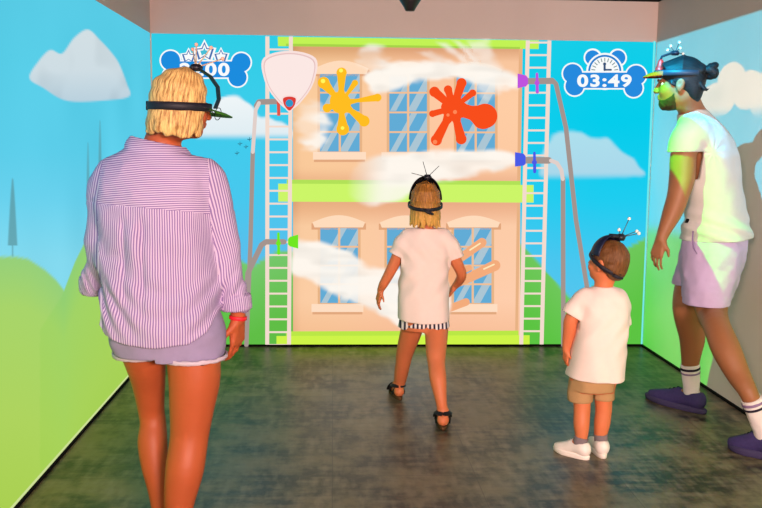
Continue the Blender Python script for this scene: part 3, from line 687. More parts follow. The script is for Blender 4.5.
# ================================================================== PEOPLE
def frame(theta, pitch=0.0, roll=0.0):
    """columns right, forward, up; theta = heading from +Y towards +X; pitch > 0 looks down; roll > 0 tips to the right"""
    f = np.array([math.sin(theta), math.cos(theta), 0.]); r = np.array([math.cos(theta), -math.sin(theta), 0.]); u = np.array([0, 0, 1.])
    f2 = f*math.cos(pitch)-u*math.sin(pitch); u2 = u*math.cos(pitch)+f*math.sin(pitch)
    r3 = r*math.cos(roll)-u2*math.sin(roll); u3 = u2*math.cos(roll)+r*math.sin(roll)
    return np.stack([r3, f2, u3], 1)
def skin_mat(name, rgb):
    m = pm(name, rgb, .5, .35, .07, 14, .05, 260, sub=.12); return m
def cloth(name, rgb, noise=.04, bump=.12, rough=.85): return pm(name, rgb, rough, .15, noise, 40, bump, 420)
def head(g, c, R, s=1.0, child=0.0):
    """s: scale against a 23 cm head; child > 0 makes a rounder head with a small face"""
    L = lambda x, y, z: c+R@(np.array([x, y, z])*s)
    k = .012*s; j = 1-.18*child
    g.ell(L(0, -.014, .03), np.array([.075, .094, .088])*s, R, k)
    g.ell(L(0, .03, -.03), np.array([.059, .064, .08*j])*s, R, .02*s)
    g.ell(L(0, .03, -.07*j), np.array([.05, .05, .045])*s, R, .02*s)
    g.ell(L(0, .066, -.092*j), np.array([.026, .024, .022])*s, R, .018*s)
    for q in (-1, 1):
        g.ell(L(q*.034, .062, -.03), np.array([.024, .024, .024])*s, R, .02*s)
        g.ell(L(q*.031, .1, .004), np.array([.016, .011, .009])*s, R, .008*s, 's')
        g.ell(L(q*.028, .086, .021), np.array([.024, .009, .007])*s, R, .01*s)
        # ear: rim and lobe with a hollow
        Re = R@np.array([[1, 0, 0], [0, math.cos(.25), -math.sin(.25)], [0, math.sin(.25), math.cos(.25)]])
        g.ell(L(q*.077, -.012, -.004), np.array([.011, .021, .032])*s, Re, .006*s)
        g.ell(L(q*.074, -.008, -.03), np.array([.008, .011, .013])*s, Re, .006*s)
        g.ell(L(q*.089, -.008, 0), np.array([.007, .011, .018])*s, Re, .004*s, 's')
    nb = 1-.35*child
    g.cone(L(0, .086, .016), L(0, .111*(1-.06*child), -.026*nb), .011*s, .0118*s, .012*s)
    for q in (-1, 1): g.ell(L(q*.0125, .103, -.03*nb), np.array([.0085, .010, .008])*s, R, .006*s)
    g.ell(L(0, .095, -.052*j), np.array([.021, .009, .006])*s, R, .005*s)
    g.ell(L(0, .0935, -.064*j), np.array([.019, .009, .007])*s, R, .005*s)
    g.ell(L(0, .106, -.0585*j), np.array([.022, .006, .0018])*s, R, .003*s, 's')
def eyes(c, R, s, root, base, rgb=(60, 42, 30)):
    for q in (-1, 1):
        L = lambda x, y, z: c+R@(np.array([x, y, z])*s)
        mb = MB(); mb.ball(L(q*.031, .0725, .004), .0108*s, 14); o = mb.obj('eye', pm('eye_white', (232, 226, 218), .25, .5), root, base)
        mb = MB(); ax = R[:, 1]; mb.lathe(L(q*.031, .0725, .004)+ax*.0092*s, ax, [(0, .006*s), (.0014*s, .005*s), (.0022*s, .0005)], 12); mb.obj('iris', pm('iris_%d' % rgb[0], rgb, .2, .5), o, base)
def hand(g, w, d, n, side, s=1.0, curl=.35, spread=.12, fr=.0078, elbow=None):
    """w wrist, d towards the finger tips, n out of the palm, side = +1 when the thumb lies along d x n"""
    d = np.asarray(d, float); d /= np.linalg.norm(d); n = np.asarray(n, float); n -= d*(n@d); n /= np.linalg.norm(n); t = np.cross(d, n)*side
    k = .006*s; kn = []
    for i, (o, ln) in enumerate(((.030, .088), (.010, .093), (-.010, .089), (-.028, .080))):
        p = w+d*ln*s+t*o*s; kn.append(p); g.cone(w+d*.012*s+t*o*.55*s, p, .0135*s, .0105*s, .012*s)
    g.ell(w+d*.045*s+n*.006*s, np.array([.036, .05, .014])*s, np.stack([t, d, n], 1), .012*s)
    for i, (p, ln) in enumerate(zip(kn, (.070, .078, .073, .058))):
        a = curl*(.75+.14*i); sp = t*(.5-i/3.0)*spread*2; q = p; ang = a*.7; r = fr*s*(1, 1.03, 1, .88)[i]
        for sg, fr_ in ((.43, 1), (.32, .92), (.25, .82)):
            v = (d*math.cos(ang)+n*math.sin(ang)+sp*.5); v /= np.linalg.norm(v); q2 = q+v*ln*sg*s
            g.cone(q, q2, r, r*.93, .003*s); r *= .92; q = q2; ang += a
    b = w+d*.022*s+t*.024*s; m = b+(d*.62+t*.62+n*.3)*.042*s; e = m+(d*.88+t*.2+n*.35)*.033*s
    g.cone(w+d*.008*s+t*.012*s, b, .015*s, .0145*s, .012*s); g.cone(b, m, .0135*s, .0095*s, .008*s); g.cone(m, e, .0095*s, .0072*s, .004*s)
def foot(g, ankle, heading, L, r, k=.015, lift=.6):
    """bare foot on the floor: heel, arch, toes"""
    f = np.array([math.sin(heading), math.cos(heading), 0]); sd = np.array([f[1], -f[0], 0]); a = np.array(ankle)
    hl = np.array([a[0], a[1], r*lift])-f*L*.17
    g.cone(a, hl+[0, 0, r*.85], r*.95, r*.8, k); ball_ = np.array([a[0], a[1], r*lift])+f*L*.52
    g.cone(hl+[0, 0, r*.85], ball_+[0, 0, r*.55]-sd*r*.4, r*.8, r*.5, k); g.cone(hl+[0, 0, r*.85], ball_+[0, 0, r*.55]+sd*r*.4, r*.8, r*.5, k)
    g.cone(a, ball_+[0, 0, r*.6], r*.85, r*.5, k)
    for i in range(5):
        b = ball_+sd*r*(-.75+.375*i); g.cone(b+[0, 0, r*.45], b+f*L*(.25-.02*i)*.75+[0, 0, r*.28], r*.3, r*.24, .004)
def done(g, name, mat, root, base, it=1): V, Q = g.surf(it); return fast_mesh(name, V, Q, mat, root, base)
def band(c, R, a, b, height, thick, tilt=0, z=0, n=64, arc=None, side=0.0):
    """strap round a head in frame R: ellipse a (right) by b (forward) at local z, tilted about the right axis; verts, faces"""
    ct, st = math.cos(tilt), math.sin(tilt); cs_, ss = math.cos(side), math.sin(side); V = []; F_ = []
    A = [2*PI*i/n for i in range(n)] if arc is None else [arc[0]+(arc[1]-arc[0])*i/(n-1) for i in range(n)]
    for an in A:
        x, y = math.cos(an), math.sin(an); nx_, ny_ = x/a, y/b; l = math.hypot(nx_, ny_); nx_, ny_ = nx_/l, ny_/l
        for dr, dz in ((0, -height/2), (thick, -height/2+.0015), (thick, height/2-.0015), (0, height/2)):
            lx, ly, lz = a*x+nx_*dr, b*y+ny_*dr, dz
            ly, lz = ly*ct-lz*st, ly*st+lz*ct
            lx, lz = lx*cs_-lz*ss, lx*ss+lz*cs_
            V.append(c+R@np.array([lx, ly, lz+z]))
    m = len(A)
    for i in range(m if arc is None else m-1):
        for k in range(4): F_.append((i*4+k, ((i+1) % m)*4+k, ((i+1) % m)*4+(k+1) % 4, i*4+(k+1) % 4))
    if arc is not None: F_ += [(0, 1, 2, 3), ((m-1)*4+3, (m-1)*4+2, (m-1)*4+1, (m-1)*4)]
    return V, F_
BLK = pm('headband_black', (26, 24, 36), .55, .35, .1, 60, .1, 500); KNOB = pm('knob_black', (24, 22, 36), .4, .45)
STEM = pm('antenna_wire', (60, 56, 60), .4, .5); BALL = pm('marker_ball', (250, 240, 236), .5, .4)
def knob_antennas(root_part, base, kp, kr, kh, tips, br=.0075, axis=(0, 0, 1), wire=.0018, ballmat=BALL, wiremat=STEM):
    mb = MB(); mb.lathe(kp, axis, [(-kh*.5, kr*.3), (-kh*.5, kr*.7), (-kh*.42, kr*.8), (-kh*.1, kr), (kh*.1, kr*.98), (kh*.42, kr*.74), (kh*.5, kr*.6), (kh*.5, kr*.1)], 18)
    for i in range(6):
        a = 2*PI*i/6; mb.ball(np.asarray(kp)+np.array([math.cos(a)*kr*.85, math.sin(a)*kr*.85, 0]), kr*.24, 8)
    mb.obj('marker_hub', KNOB, root_part, base)
    for t, has in tips:
        t = np.asarray(t); mb = MB(); mb.tube([np.asarray(kp), (np.asarray(kp)+t)/2, t], [wire*1.5, wire, wire], 8); mb.obj('antenna', wiremat, root_part, base)
        if has: mb = MB(); mb.ball(t, br, 12); mb.obj('marker_ball', ballmat, root_part, base)
def ring_tube(path_c, nrm, r, tr, n=28):
    nrm = np.asarray(nrm, float)/np.linalg.norm(nrm); a = np.cross(nrm, (0, 0, 1.) if abs(nrm[2]) < .9 else (1., 0, 0)); a /= np.linalg.norm(a); b = np.cross(nrm, a)
    mb = MB(); mb.tube([np.asarray(path_c)+r*(math.cos(2*PI*i/n)*a+math.sin(2*PI*i/n)*b) for i in range(n)], tr, 8, True); return mb
def hair_mat(name, dark, light, freq=60., tip=None, zspan=None):
    m, nt, ns, ls = newmat(name); b = ns['Principled BSDF']; b.inputs['Roughness'].default_value = .5; b.inputs['Specular IOR Level'].default_value = .25
    at = N(nt, 'ShaderNodeAttribute', attribute_name='strand'); aw = N(nt, 'ShaderNodeAttribute', attribute_name='along')
    cm = N(nt, 'ShaderNodeCombineXYZ'); ls.new(math_node(nt, 'MULTIPLY', at.outputs['Fac'], freq), cm.inputs[0]); ls.new(math_node(nt, 'MULTIPLY', aw.outputs['Fac'], 4.), cm.inputs[1])
    nz = N(nt, 'ShaderNodeTexNoise'); nz.inputs['Scale'].default_value = 1; nz.inputs['Detail'].default_value = 5; nz.inputs['Roughness'].default_value = .7; ls.new(cm.outputs[0], nz.inputs['Vector'])
    c = mixc(nt, smooth(nt, nz.outputs['Fac'], .32, .66), lin(dark), lin(light))
    if tip is not None: c = mixc(nt, smooth(nt, aw.outputs['Fac'], zspan[0], zspan[1]), c, mixc(nt, nz.outputs['Fac'], lin(tip)*.7, lin(tip)))
    ls.new(c, b.inputs['Base Color'])
    bp = N(nt, 'ShaderNodeBump'); bp.inputs['Strength'].default_value = .4; bp.inputs['Distance'].default_value = .005
    ls.new(nz.outputs['Fac'], bp.inputs['Height']); ls.new(bp.outputs[0], b.inputs['Normal']); return m
def hair_attrs(o, c, R, s, base, axis='z'):
    n = len(o.data.vertices); co = np.zeros(n*3, np.float32); o.data.vertices.foreach_get('co', co); P = (co.reshape(-1, 3)+base-c)@R/s
    if axis == 'z': st = np.arctan2(P[:, 0], -P[:, 1]); al = -P[:, 2]*4
    else: st = np.arctan2(P[:, 0], P[:, 2]+.02); al = -P[:, 1]*4
    vert_attr(o, 'strand', st); vert_attr(o, 'along', al)
def bob(c, R, s, length, lo, hi, h, root, base, mat, seed, flare=.012, front=.75, vol=1.0, part_sd=0.0, messy=.006, sweep=0.0, lk=.004, n=46, fat=1.0, crown=1.0):
    """a straight bob of layered locks over the skull"""
    g = Grid(lo, hi, h); r = random.Random(seed); L = lambda p: c+R@(np.array(p)*s)
    g.ell(L((0, -.018, .036)), np.array([.082, .099, .09*crown])*s*vol, R, .01)
    for ring, (top, ln) in enumerate(((.125, length), (.118, length*.97), (.11, length*.72))):
        for i in range(n):
            ph = -PI+2*PI*(i+.5*ring)/n+r.uniform(-.05, .05)
            ab = abs(ph)
            if ab > PI*front: continue
            zend = -ln*(1 if ab < PI*.62 else .9)+r.uniform(-.012, .012)
            nodes = []
            for q in range(7):
                t = q/6; p2 = ph+sweep*(1-min(t/.6, 1))**1.3+(.1*math.sin(i*2.4)*t if sweep else 0); fx, fy = math.sin(p2), -math.cos(p2)   # 0 is the back
                if t < .45:
                    a = t/.45*PI/2; rr = math.sin(a); z = .036+.092*math.cos(a)*vol*crown
                else: rr = 1.0+flare*12*((t-.45)/.55)**1.5; z = .036-(t-.45)/.55*(.036-zend)
                x, y = fx*.078*rr*vol+part_sd*(1-rr), -.018+fy*.094*rr*vol
                if t > .45: y += .012*(t-.45)/.55
                jit = messy*t
                nodes.append((L((x+r.uniform(-jit, jit), y+r.uniform(-jit, jit), z+r.uniform(-jit, jit)*.5)), fat*s*(.0125-.0075*t**2)*r.uniform(.8, 1.15)))
            g.locks(nodes, lk)
    o = done(g, 'hair', mat, root, base); hair_attrs(o, c, R, s, base); return o

# ------------------------------------------------------------------ woman
def stripe_mat():
    m, nt, ns, ls = newmat('purple_white_stripe_cotton'); b = ns['Principled BSDF']; b.inputs['Roughness'].default_value = .85; b.inputs['Specular IOR Level'].default_value = .15
    at = N(nt, 'ShaderNodeAttribute', attribute_name='stripe'); tc = N(nt, 'ShaderNodeTexCoord')
    nz = N(nt, 'ShaderNodeTexNoise'); nz.inputs['Scale'].default_value = 9; nz.inputs['Detail'].default_value = 2; ls.new(tc.outputs['Object'], nz.inputs['Vector'])
    u = math_node(nt, 'ADD', math_node(nt, 'DIVIDE', at.outputs['Fac'], .0152), math_node(nt, 'MULTIPLY', nz.outputs['Fac'], .9))
    d = math_node(nt, 'ABSOLUTE', math_node(nt, 'SUBTRACT', math_node(nt, 'FRACT', u), .5))
    c = mixc(nt, smooth(nt, d, .2, .3), lin((134, 110, 164)), lin((204, 186, 214)))
    ls.new(c, b.inputs['Base Color'])
    n2_ = N(nt, 'ShaderNodeTexNoise'); n2_.inputs['Scale'].default_value = 500; ls.new(tc.outputs['Object'], n2_.inputs['Vector'])
    bp = N(nt, 'ShaderNodeBump'); bp.inputs['Strength'].default_value = .12; bp.inputs['Distance'].default_value = .002; ls.new(n2_.outputs['Fac'], bp.inputs['Height']); ls.new(bp.outputs[0], b.inputs['Normal'])
    return m
def woman():
    Y = 3.0; base = np.array([W(175, 400, Y)[0], Y, 0.0])
    root = empty('person', 'woman in a purple striped shirt and short denim shorts, standing with her back turned', 'person', base)
    P = lambda x, y, d=0.0: W(x, y, Y+d)
    px = 1/F_PX*Y*1.005
    hc = P(183.5, 106.5, -.02); R = frame(1.0, .14, 0.02); s = .835
    skin = skin_mat('tanned_skin', (178, 86, 48))
    # body
    g = Grid(np.array([base[0]-.42, Y-.38, -.01]), np.array([base[0]+.42, Y+.45, 1.76]), .0052)
    def sec(y, xl, xr, ry, d=0): p = P((xl+xr)/2, y, d); return (p[2], p[0], p[1], (xr-xl)/2*px, ry)
    g.loft([sec(352, 118, 220, .1), sec(325, 112, 220, .125), sec(290, 110, 212, .115), sec(240, 110, 206, .1), sec(195, 108, 206, .105), sec(165, 112, 200, .085), sec(150, 132, 182, .06)])
    head(g, hc, R, s)
    g.chain([(P(160, 152, .01), .062), (P(166, 132, 0), .056), (hc+R@np.array([0, -.02, -.05]), .055)], .03)
    # right leg (nearer) and left leg
    zf = lambda x, d: np.array([P(x, 400, d)[0], Y+d, 0])
    g.chain([(P(191, 335, -.02), .09), (P(194.5, 374, -.03), .087), (P(192, 406, -.03), .075), (P(190, 430, -.03), .066), (P(188, 447, -.04), .064), (P(184.5, 470, -.06), .064), (P(179.5, 500, -.06), .052), (P(177, 528, -.06), .04), (P(176, 545, -.06), .037)], .03)
    g.chain([(P(140, 335, .02), .086), (P(145.5, 362, .06), .069), (P(148.5, 382, .1), .058), (P(151, 408, .14), .047), (P(153, 424, .14), .046), (P(152.5, 442, .12), .052), (P(154.5, 464, .10), .047), (P(159, 486, .09), .042), (P(162, 510, .08), .036), (P(163, 534, .08), .034)], .03)
    aR, aL = P(176, 545, -.06), P(163, 534, .08)
    foot(g, aR, .25, .235, .038); foot(g, aL, .1, .235, .037)
    # arms
    g.chain([(P(204, 174), .045), (P(217, 212, .01), .038), (P(227.5, 258, .02), .031), (P(236, 300, .03), .028), (P(238.5, 317, .035), .0245)], .02)
    hand(g, P(238.5, 318, .035), np.array([-.06, .06, -1]), np.array([-.85, .45, 0]), -1, .98, .42)
    g.chain([(P(108, 175), .046), (P(99, 225, .02), .038), (P(97, 262, .05), .033), (P(96, 280, .12), .03), (P(100, 288, .27), .025)], .02)
    hand(g, P(100, 288, .27), np.array([.25, 1, -.1]), np.array([.5, -.2, -.8]), -1, .95, .5)
    done(g, 'body', skin, root, base); eyes(hc, R, s, root, base, (70, 96, 110))
    # shirt
    g = Grid(np.array([base[0]-.46, Y-.27, .62]), np.array([base[0]+.42, Y+.3, 1.46]), .005)
    T = [sec(356, 102, 225, .165), sec(330, 101, 225, .165), sec(295, 100.5, 221, .155), sec(250, 99, 215, .145), sec(205, 98, 213, .14), sec(178, 99, 211, .125), sec(163, 106, 207, .105), sec(154, 116, 197, .088), sec(150, 124, 190, .076), sec(146, 128, 187, .07), sec(141, 131, 185, .064)]
    g.loft(T, n=2.25)
    g.chain([(P(112, 172), .048), (P(104, 190, .01), .053), (P(101, 225, .01), .048), (P(98.5, 258, .015), .046), (P(95.5, 276, .06), .041), (P(93.5, 292, .1), .038)], .03)
    g.chain([(P(203, 170), .048), (P(212, 187, .0), .057), (P(221, 222, .01), .053), (P(228, 260, .02), .048), (P(234.5, 293, .03), .043), (P(236.6, 306, .033), .041)], .03)
    # soft folds: drape below the back, diagonal pulls, sleeve creases
    def folds(F, x, y, z):
        u = (x-base[0]); w1 = np.exp(-((z-.86)/.10)**2)
        drape = w1*np.sin((z-.55*u*u/.1-.85)*70)*.006
        pull = .0045*np.sin((z*.8+u*.9)*42+1)*np.exp(-((z-1.0)/.18)**2)
        vert = .004*np.sin(u*48+z*4)*np.clip((1.12-z)/.3, 0, 1)
        back = (y < Y+.05)
        xc = P(142, 240)[0]; xw = .012; pleat = .75*(.010*np.exp(-((x-xc-.0)/.016)**2)-.012*np.exp(-((x-xc-.03)/.008)**2)-.009*np.exp(-((x-xc+.032)/.009)**2))
        zy = P(150, 210)[2]; pl = pleat*np.clip((zy-z)/.04, 0, 1)*np.clip((z-.78)/.2, 0, 1)
        yoke = -.003*np.exp(-((z-(zy+.016-.06*u))/.004)**2)
        return F-(drape+pull+vert+pl+yoke)*back
    g.apply(folds); g.noise(.006, 13, 4); g.noise(.003, 30, 5)
    # cuts: curved shirt tail, cuffs, neck
    hx = [P(x, 330)[0] for x in (98, 103, 113, 135, 165, 195, 212, 222, 227)]; hz = [P(150, y, -.15)[2] for y in (318, 326, 338, 345.5, 348.5, 345.5, 335, 314, 308)]
    g.apply(lambda F, x, y, z: np.where((x > P(99, 300)[0]) & (x < P(226.5, 300)[0]) & (z < P(150, 300)[2]) | (z < P(150, 334)[2]), np.maximum(F, np.interp(x, hx, hz)-z), F))
    g.shell(.011)
    cutL = P(92, 292, .1); g.apply(lambda F, x, y, z: np.where(x < P(104, 290)[0], np.maximum(F, (cutL[2]-z)*.94+(y-cutL[1])*.1+(x-cutL[0])*.3-.0), F))
    cutR = P(236.6, 310.5, .033); g.apply(lambda F, x, y, z: np.where((x > P(222, 300)[0]), np.maximum(F, cutR[2]-z+(x-cutR[0])*-.2), F))
    g.apply(lambda F, x, y, z: np.maximum(F, z-(P(150, 147.5)[2]-.2*(x-P(158, 140)[0])-.3*(y-Y)*(y > Y))))
    # rolled cuffs and collar band
    for c_, ax, r_, hh in ((P(235.9, 302, .032), np.array([.06, .02, -1]), .0465, .02), (P(94.2, 284, .085), np.array([-.08, .3, -1]), .043, .02)):
        ax = ax/np.linalg.norm(ax)
        for t in np.linspace(-hh, hh, 5):
            for k in range(20):
                a = 2*PI*k/20; e1 = np.cross(ax, (0, 1., 0)); e1 /= np.linalg.norm(e1); e2 = np.cross(ax, e1)
                g.ell(c_+ax*t+r_*(math.cos(a)*e1+math.sin(a)*e2), (.0085,)*3, None, .005)
    cc = P(158.5, 148.5, .0)
    for k in range(48):
        a = 2*PI*k/48; a2 = 2*PI*(k+1)/48
        q = lambda an, dz, e: cc+np.array([(.092+e)*math.cos(an), .07*math.sin(an)+e*math.sin(an), -.018*math.cos(an)+dz-.02*(math.sin(an) > 0)*math.sin(an)])
        if math.sin(a) < .75: g.cone(q(a, .016, -.006), q(a2, .016, -.006), .007, .007, .004); g.cone(q(a, .004, .002), q(a2, .004, .002), .008, .008, .006); g.cone(q(a, -.008, .008), q(a2, -.008, .008), .008, .008, .006)
    o = done(g, 'shirt', stripe_mat(), root, base, 1)
    me = o.data; nv = len(me.vertices); co = np.zeros(nv*3, np.float32); me.vertices.foreach_get('co', co); co = co.reshape(-1, 3)+base
    nl = len(me.loops); vi = np.zeros(nl, np.int32); me.loops.foreach_get('vertex_index', vi); fv = vi.reshape(-1, 4); fc = co[fv].mean(1)
    pxl, pyl = proj(fc)
    ln = lambda x, a, b: np.interp(x, a, b)
    slv = ((pxl < ln(pyl, [150, 172, 205, 260, 300], [106, 100, 97, 99, 103])) | (pxl > ln(pyl, [150, 170, 205, 250, 300], [206, 209, 209, 214, 223])))
    yk = (pyl < 208.5+(pxl-150)*.09) & ~slv
    col_ = (pyl < 148+(pxl-150)*.05) & ~slv
    X, Z = co[:, 0]-P(158, 200)[0], co[:, 2]
    ub = np.arctan2(X, np.abs(co[:, 1]-(Y+.12))+.05)*.235; uy = Z-.05*X+.03*X*X/.1
    # sleeve coordinate: across the arm
    arm = np.where(X > 0, X-np.interp(-Z, [-1.36, -1.2, -1.0, -.85], [.17, .205, .245, .262]), X+np.interp(-Z, [-1.36, -1.2, -1.0, -.85], [.17, .205, .21, .22]))
    us = np.arctan2(arm, np.abs(co[:, 1]-Y-.05)+.015)*.055
    uv = np.where(slv[:, None], us[fv], np.where(yk[:, None], uy[fv], ub[fv])); corner_attr(o, 'stripe', uv*np.where(slv, 3.3, np.where(yk, 2.2, 2.6))[:, None])
    # shorts
    dn = cloth('lilac_grey_denim', (150, 138, 172), .1, .3)
    g = Grid(np.array([base[0]-.3, Y-.24, .58]), np.array([base[0]+.28, Y+.28, .86]), .005)
    g.loft([sec(358, 117, 222, .132), sec(340, 110, 222.5, .138), sec(318, 110, 219, .136), sec(300, 110, 216, .13)])
    g.chain([(P(192, 335, -.015), .11), (P(193.5, 364, -.025), .103)], .02); g.chain([(P(140, 335, .02), .096), (P(143.5, 361, .05), .086)], .02)
    g.noise(.005, 22, 9)
    sp = P(161, 352)[0]
    g.apply(lambda F, x, y, z: np.maximum(F, np.where(x > sp, P(193, 355)[2], P(143, 352)[2])-z))
    g.apply(lambda F, x, y, z: np.maximum(F, -(np.abs(x-sp-.0)-.004+np.clip((z-P(161, 351)[2]), 0, 1)*2)))
    sh_ = done(g, 'shorts', dn, root, base)
    fr = cloth('frayed_hem', (206, 190, 206), .12, .6)
    for (cx, cy, d, rx, ry_) in ((193.2, 355.5, -.025, .1095, .1135), (142.6, 352.5, .022, .095, .1045)):
        c_ = P(cx, cy, d); V, F_ = band(c_, np.eye(3), rx, ry_, .015, .005, 0, 0, 56); rr = random.Random(3)
        V = [np.array(v)+np.array([0, 0, rr.uniform(-.0025, .0025)]) for v in V]; mesh_obj('frayed_hem', V, F_, fr, root, True, base)
    # wristband
    w_ = P(238, 317.5, .035); V, F_ = band(w_, frame(0, 0, .1), .0275, .0275, .014, .003, 0, 0, 28); mesh_obj('wristband', V, F_, pm('red_band', (224, 30, 48), .5, .4), root, True, base)
    # hair
    hm = hair_mat('blonde_hair', (128, 76, 30), (246, 204, 130), 15)
    bob(hc, R, s, .112, hc-.2, hc+.19, .0042, root, base, hm, 4, .016, .66, 1.02, .02, .009, .9, .015, 34, 1.2, .88)
    # headband: strap, top strap, brim, hub and antennas
    hb_bm = MB(); bc = hc+R@np.array([0, -.012, 0]); V, F_ = band(bc, R, .099*s*1.05, .122*s, .027, .0035, .13, -.003, 72); hb_bm.add(V, F_)
    hb = hb_bm.obj('headband', BLK, root, base)
    V, F_ = band(bc, R, .1015*s*1.05, .1255*s, .030, .004, .13, -.003, 16, (-PI*.5-.75, -PI*.5-.3)); mesh_obj('buckle', V, F_, KNOB, hb, True, base)
    kp = P(196, 67.6, -.02)
    pts = [hc+R@np.array([0, .113, .012]), hc+R@np.array([0, .122, .045]), hc+R@np.array([0, .112, .085]), hc+R@np.array([0, .08, .115]), kp+np.array([.012, .0, -.004]), kp]
    tm = MB(); sd = R[:, 0]
    Vt = []; 
    for i, p in enumerate(pts):
        w_ = .013
        a = pts[max(i-1, 0)]; b_ = pts[min(i+1, len(pts)-1)]; t = (b_-a)/np.linalg.norm(b_-a); nn = np.cross(sd, t)
        Vt += [p+sd*w_, p-sd*w_, p-sd*w_+nn*.004, p+sd*w_+nn*.004]
    tm.add(Vt, [(i*4+k, (i+1)*4+k, (i+1)*4+(k+1) % 4, i*4+(k+1) % 4) for i in range(len(pts)-1) for k in range(4)]+[(3, 2, 1, 0), tuple((len(pts)-1)*4+k for k in range(4))]); tm.obj('top_strap', BLK, hb, base, False)
    knob_antennas(hb, base, kp, .021, .022, [(P(196.3, 44.6, -.02), 1), (P(192.6, 49.4, .02), 1), (P(211, 47.6, -.03), 1), (P(222.6, 58.8, 0), 1)], .0062, ballmat=pm('pink_ball', (238, 176, 156), .5, .4), wiremat=pm('pale_wire', (196, 164, 130), .5, .4))
    # green brim
    bl = R@np.array([0, 0, 0])
    V = []; F_ = []; nb = 18
    for i in range(nb):
        a = PI*(.12+.76*i/(nb-1)); 
        for r_, dz in ((.112, 0), (.135, -.002), (.158, -.008)):
            lx, ly = math.cos(a)*.092*(r_/.112)**.4, .012+math.sin(a)*r_*1.0
            for th in (0, .003): V.append(hc+R@np.array([lx, ly, -.002+dz+th]))
    for i in range(nb-1):
        for j in range(2):
            q = lambda a, b, t: a*6+b*2+t
            F_ += [(q(i, j, 1), q(i, j+1, 1), q(i+1, j+1, 1), q(i+1, j, 1)), (q(i, j, 0), q(i+1, j, 0), q(i+1, j+1, 0), q(i, j+1, 0))]
        F_ += [(q(i, 2, 0), q(i+1, 2, 0), q(i+1, 2, 1), q(i, 2, 1)), (q(i, 0, 0), q(i, 0, 1), q(i+1, 0, 1), q(i+1, 0, 0))]
    br = mesh_obj('brim', V, F_, pm('green_brim', (62, 122, 34), .6, .3), hb, True, base); br['label'] = 'green brim'
    # glasses
    gl = MB()
    for q in (-1, 1):
        c_ = hc+R@np.array([q*.033, .108, -.006]); e1, e2 = R[:, 0]*.024, R[:, 2]*.02
        gl.tube([c_+e1*math.cos(2*PI*i/24)+e2*math.sin(2*PI*i/24) for i in range(24)], .0013, 6, True)
        gl.tube([c_+R[:, 0]*q*.024, hc+R@np.array([q*.078, .075, 0]), hc+R@np.array([q*.082, 0, .004])], .0013, 6)
    gl.tube([hc+R@np.array([-.009, .112, -.004]), hc+R@np.array([0, .116, 0]), hc+R@np.array([.009, .112, -.004])], .0013, 6)
    gl.obj('glasses', pm('wire_frame', (70, 66, 62), .3, .5, metal=.8), root, base)
    for (a, hd) in ((aR, .25), (aL, .1)): sandal(a, hd, .235, .038, root, base, pm('dark_sandal', (40, 30, 30), .6, .3))
def sandal(a, hd, L, r, root, base, mat, strapmat=None):
    f = np.array([math.sin(hd), math.cos(hd), 0]); sd = np.array([f[1], -f[0], 0]); o0 = np.array([a[0], a[1], 0]); V = []; n = 32
    prof = []
    for i in range(n):
        t = 2*PI*i/n; u = math.cos(t); w_ = math.sin(t)*r*(1.08 if u > 0 else .9)*(1-.12*(u > .7)); prof.append(o0+f*(L*.27+u*L*.63)+sd*w_)
    for z_, sc_ in ((.002, .97), (.006, 1), (r*.62, 1), (r*.66, .97)):
        cen = o0+f*L*.27
        V += [np.array([*(cen+(p-cen)*sc_)[:2], z_]) for p in prof]
    F_ = [(j*n+i, j*n+(i+1) % n, (j+1)*n+(i+1) % n, (j+1)*n+i) for j in range(3) for i in range(n)]+[tuple(range(n))[::-1], tuple(3*n+i for i in range(n))]
    s_ = mesh_obj('sandal', V, F_, mat, root, False, base)
    sm = strapmat or mat
    def strap(pts, w_, th=.004):
        mb = MB(); pts = [np.array(p) for p in pts]; Vt = []
        for i, p in enumerate(pts):
            t = pts[min(i+1, len(pts)-1)]-pts[max(i-1, 0)]; t /= np.linalg.norm(t); out = p-(o0+[0, 0, r]); out -= t*(out@t); out /= np.linalg.norm(out)+1e-9; wd_ = np.cross(t, out)*w_/2
            Vt += [p-wd_, p+wd_, p+wd_+out*th, p-wd_+out*th]
        mb.add(Vt, [(i*4+k, (i+1)*4+k, (i+1)*4+(k+1) % 4, i*4+(k+1) % 4) for i in range(len(pts)-1) for k in range(4)]+[(3, 2, 1, 0), tuple((len(pts)-1)*4+k for k in range(4))])
        mb.obj('strap', sm, s_, base, False)
    m = 13; z0 = a[2]
    strap([o0-f*r*.15+(f*math.cos(t)*r*1.12+sd*math.sin(t)*r*1.12)+[0, 0, r*2.4] for t in np.linspace(-PI*.97, PI*.97, 22)], r*.7)      # ankle strap
    strap([o0-f*r*.15-f*r*1.05*math.cos(t)+sd*r*1.1*math.sin(t)+[0, 0, r*.9+r*1.4*math.cos(t)**2] for t in np.linspace(-PI/2, PI/2, m)], r*.62)  # heel sling
    strap([o0+f*L*.42+sd*r*1.12*math.sin(t)+[0, 0, r*.8+r*1.05*math.cos(t)] for t in np.linspace(-PI/2, PI/2, m)], r*.8)  # toe strap
    strap([o0+f*L*.2+sd*r*1.08*math.sin(t)+[0, 0, r*.8+r*1.75*math.cos(t)] for t in np.linspace(-PI/2, PI/2, m)], r*.42)
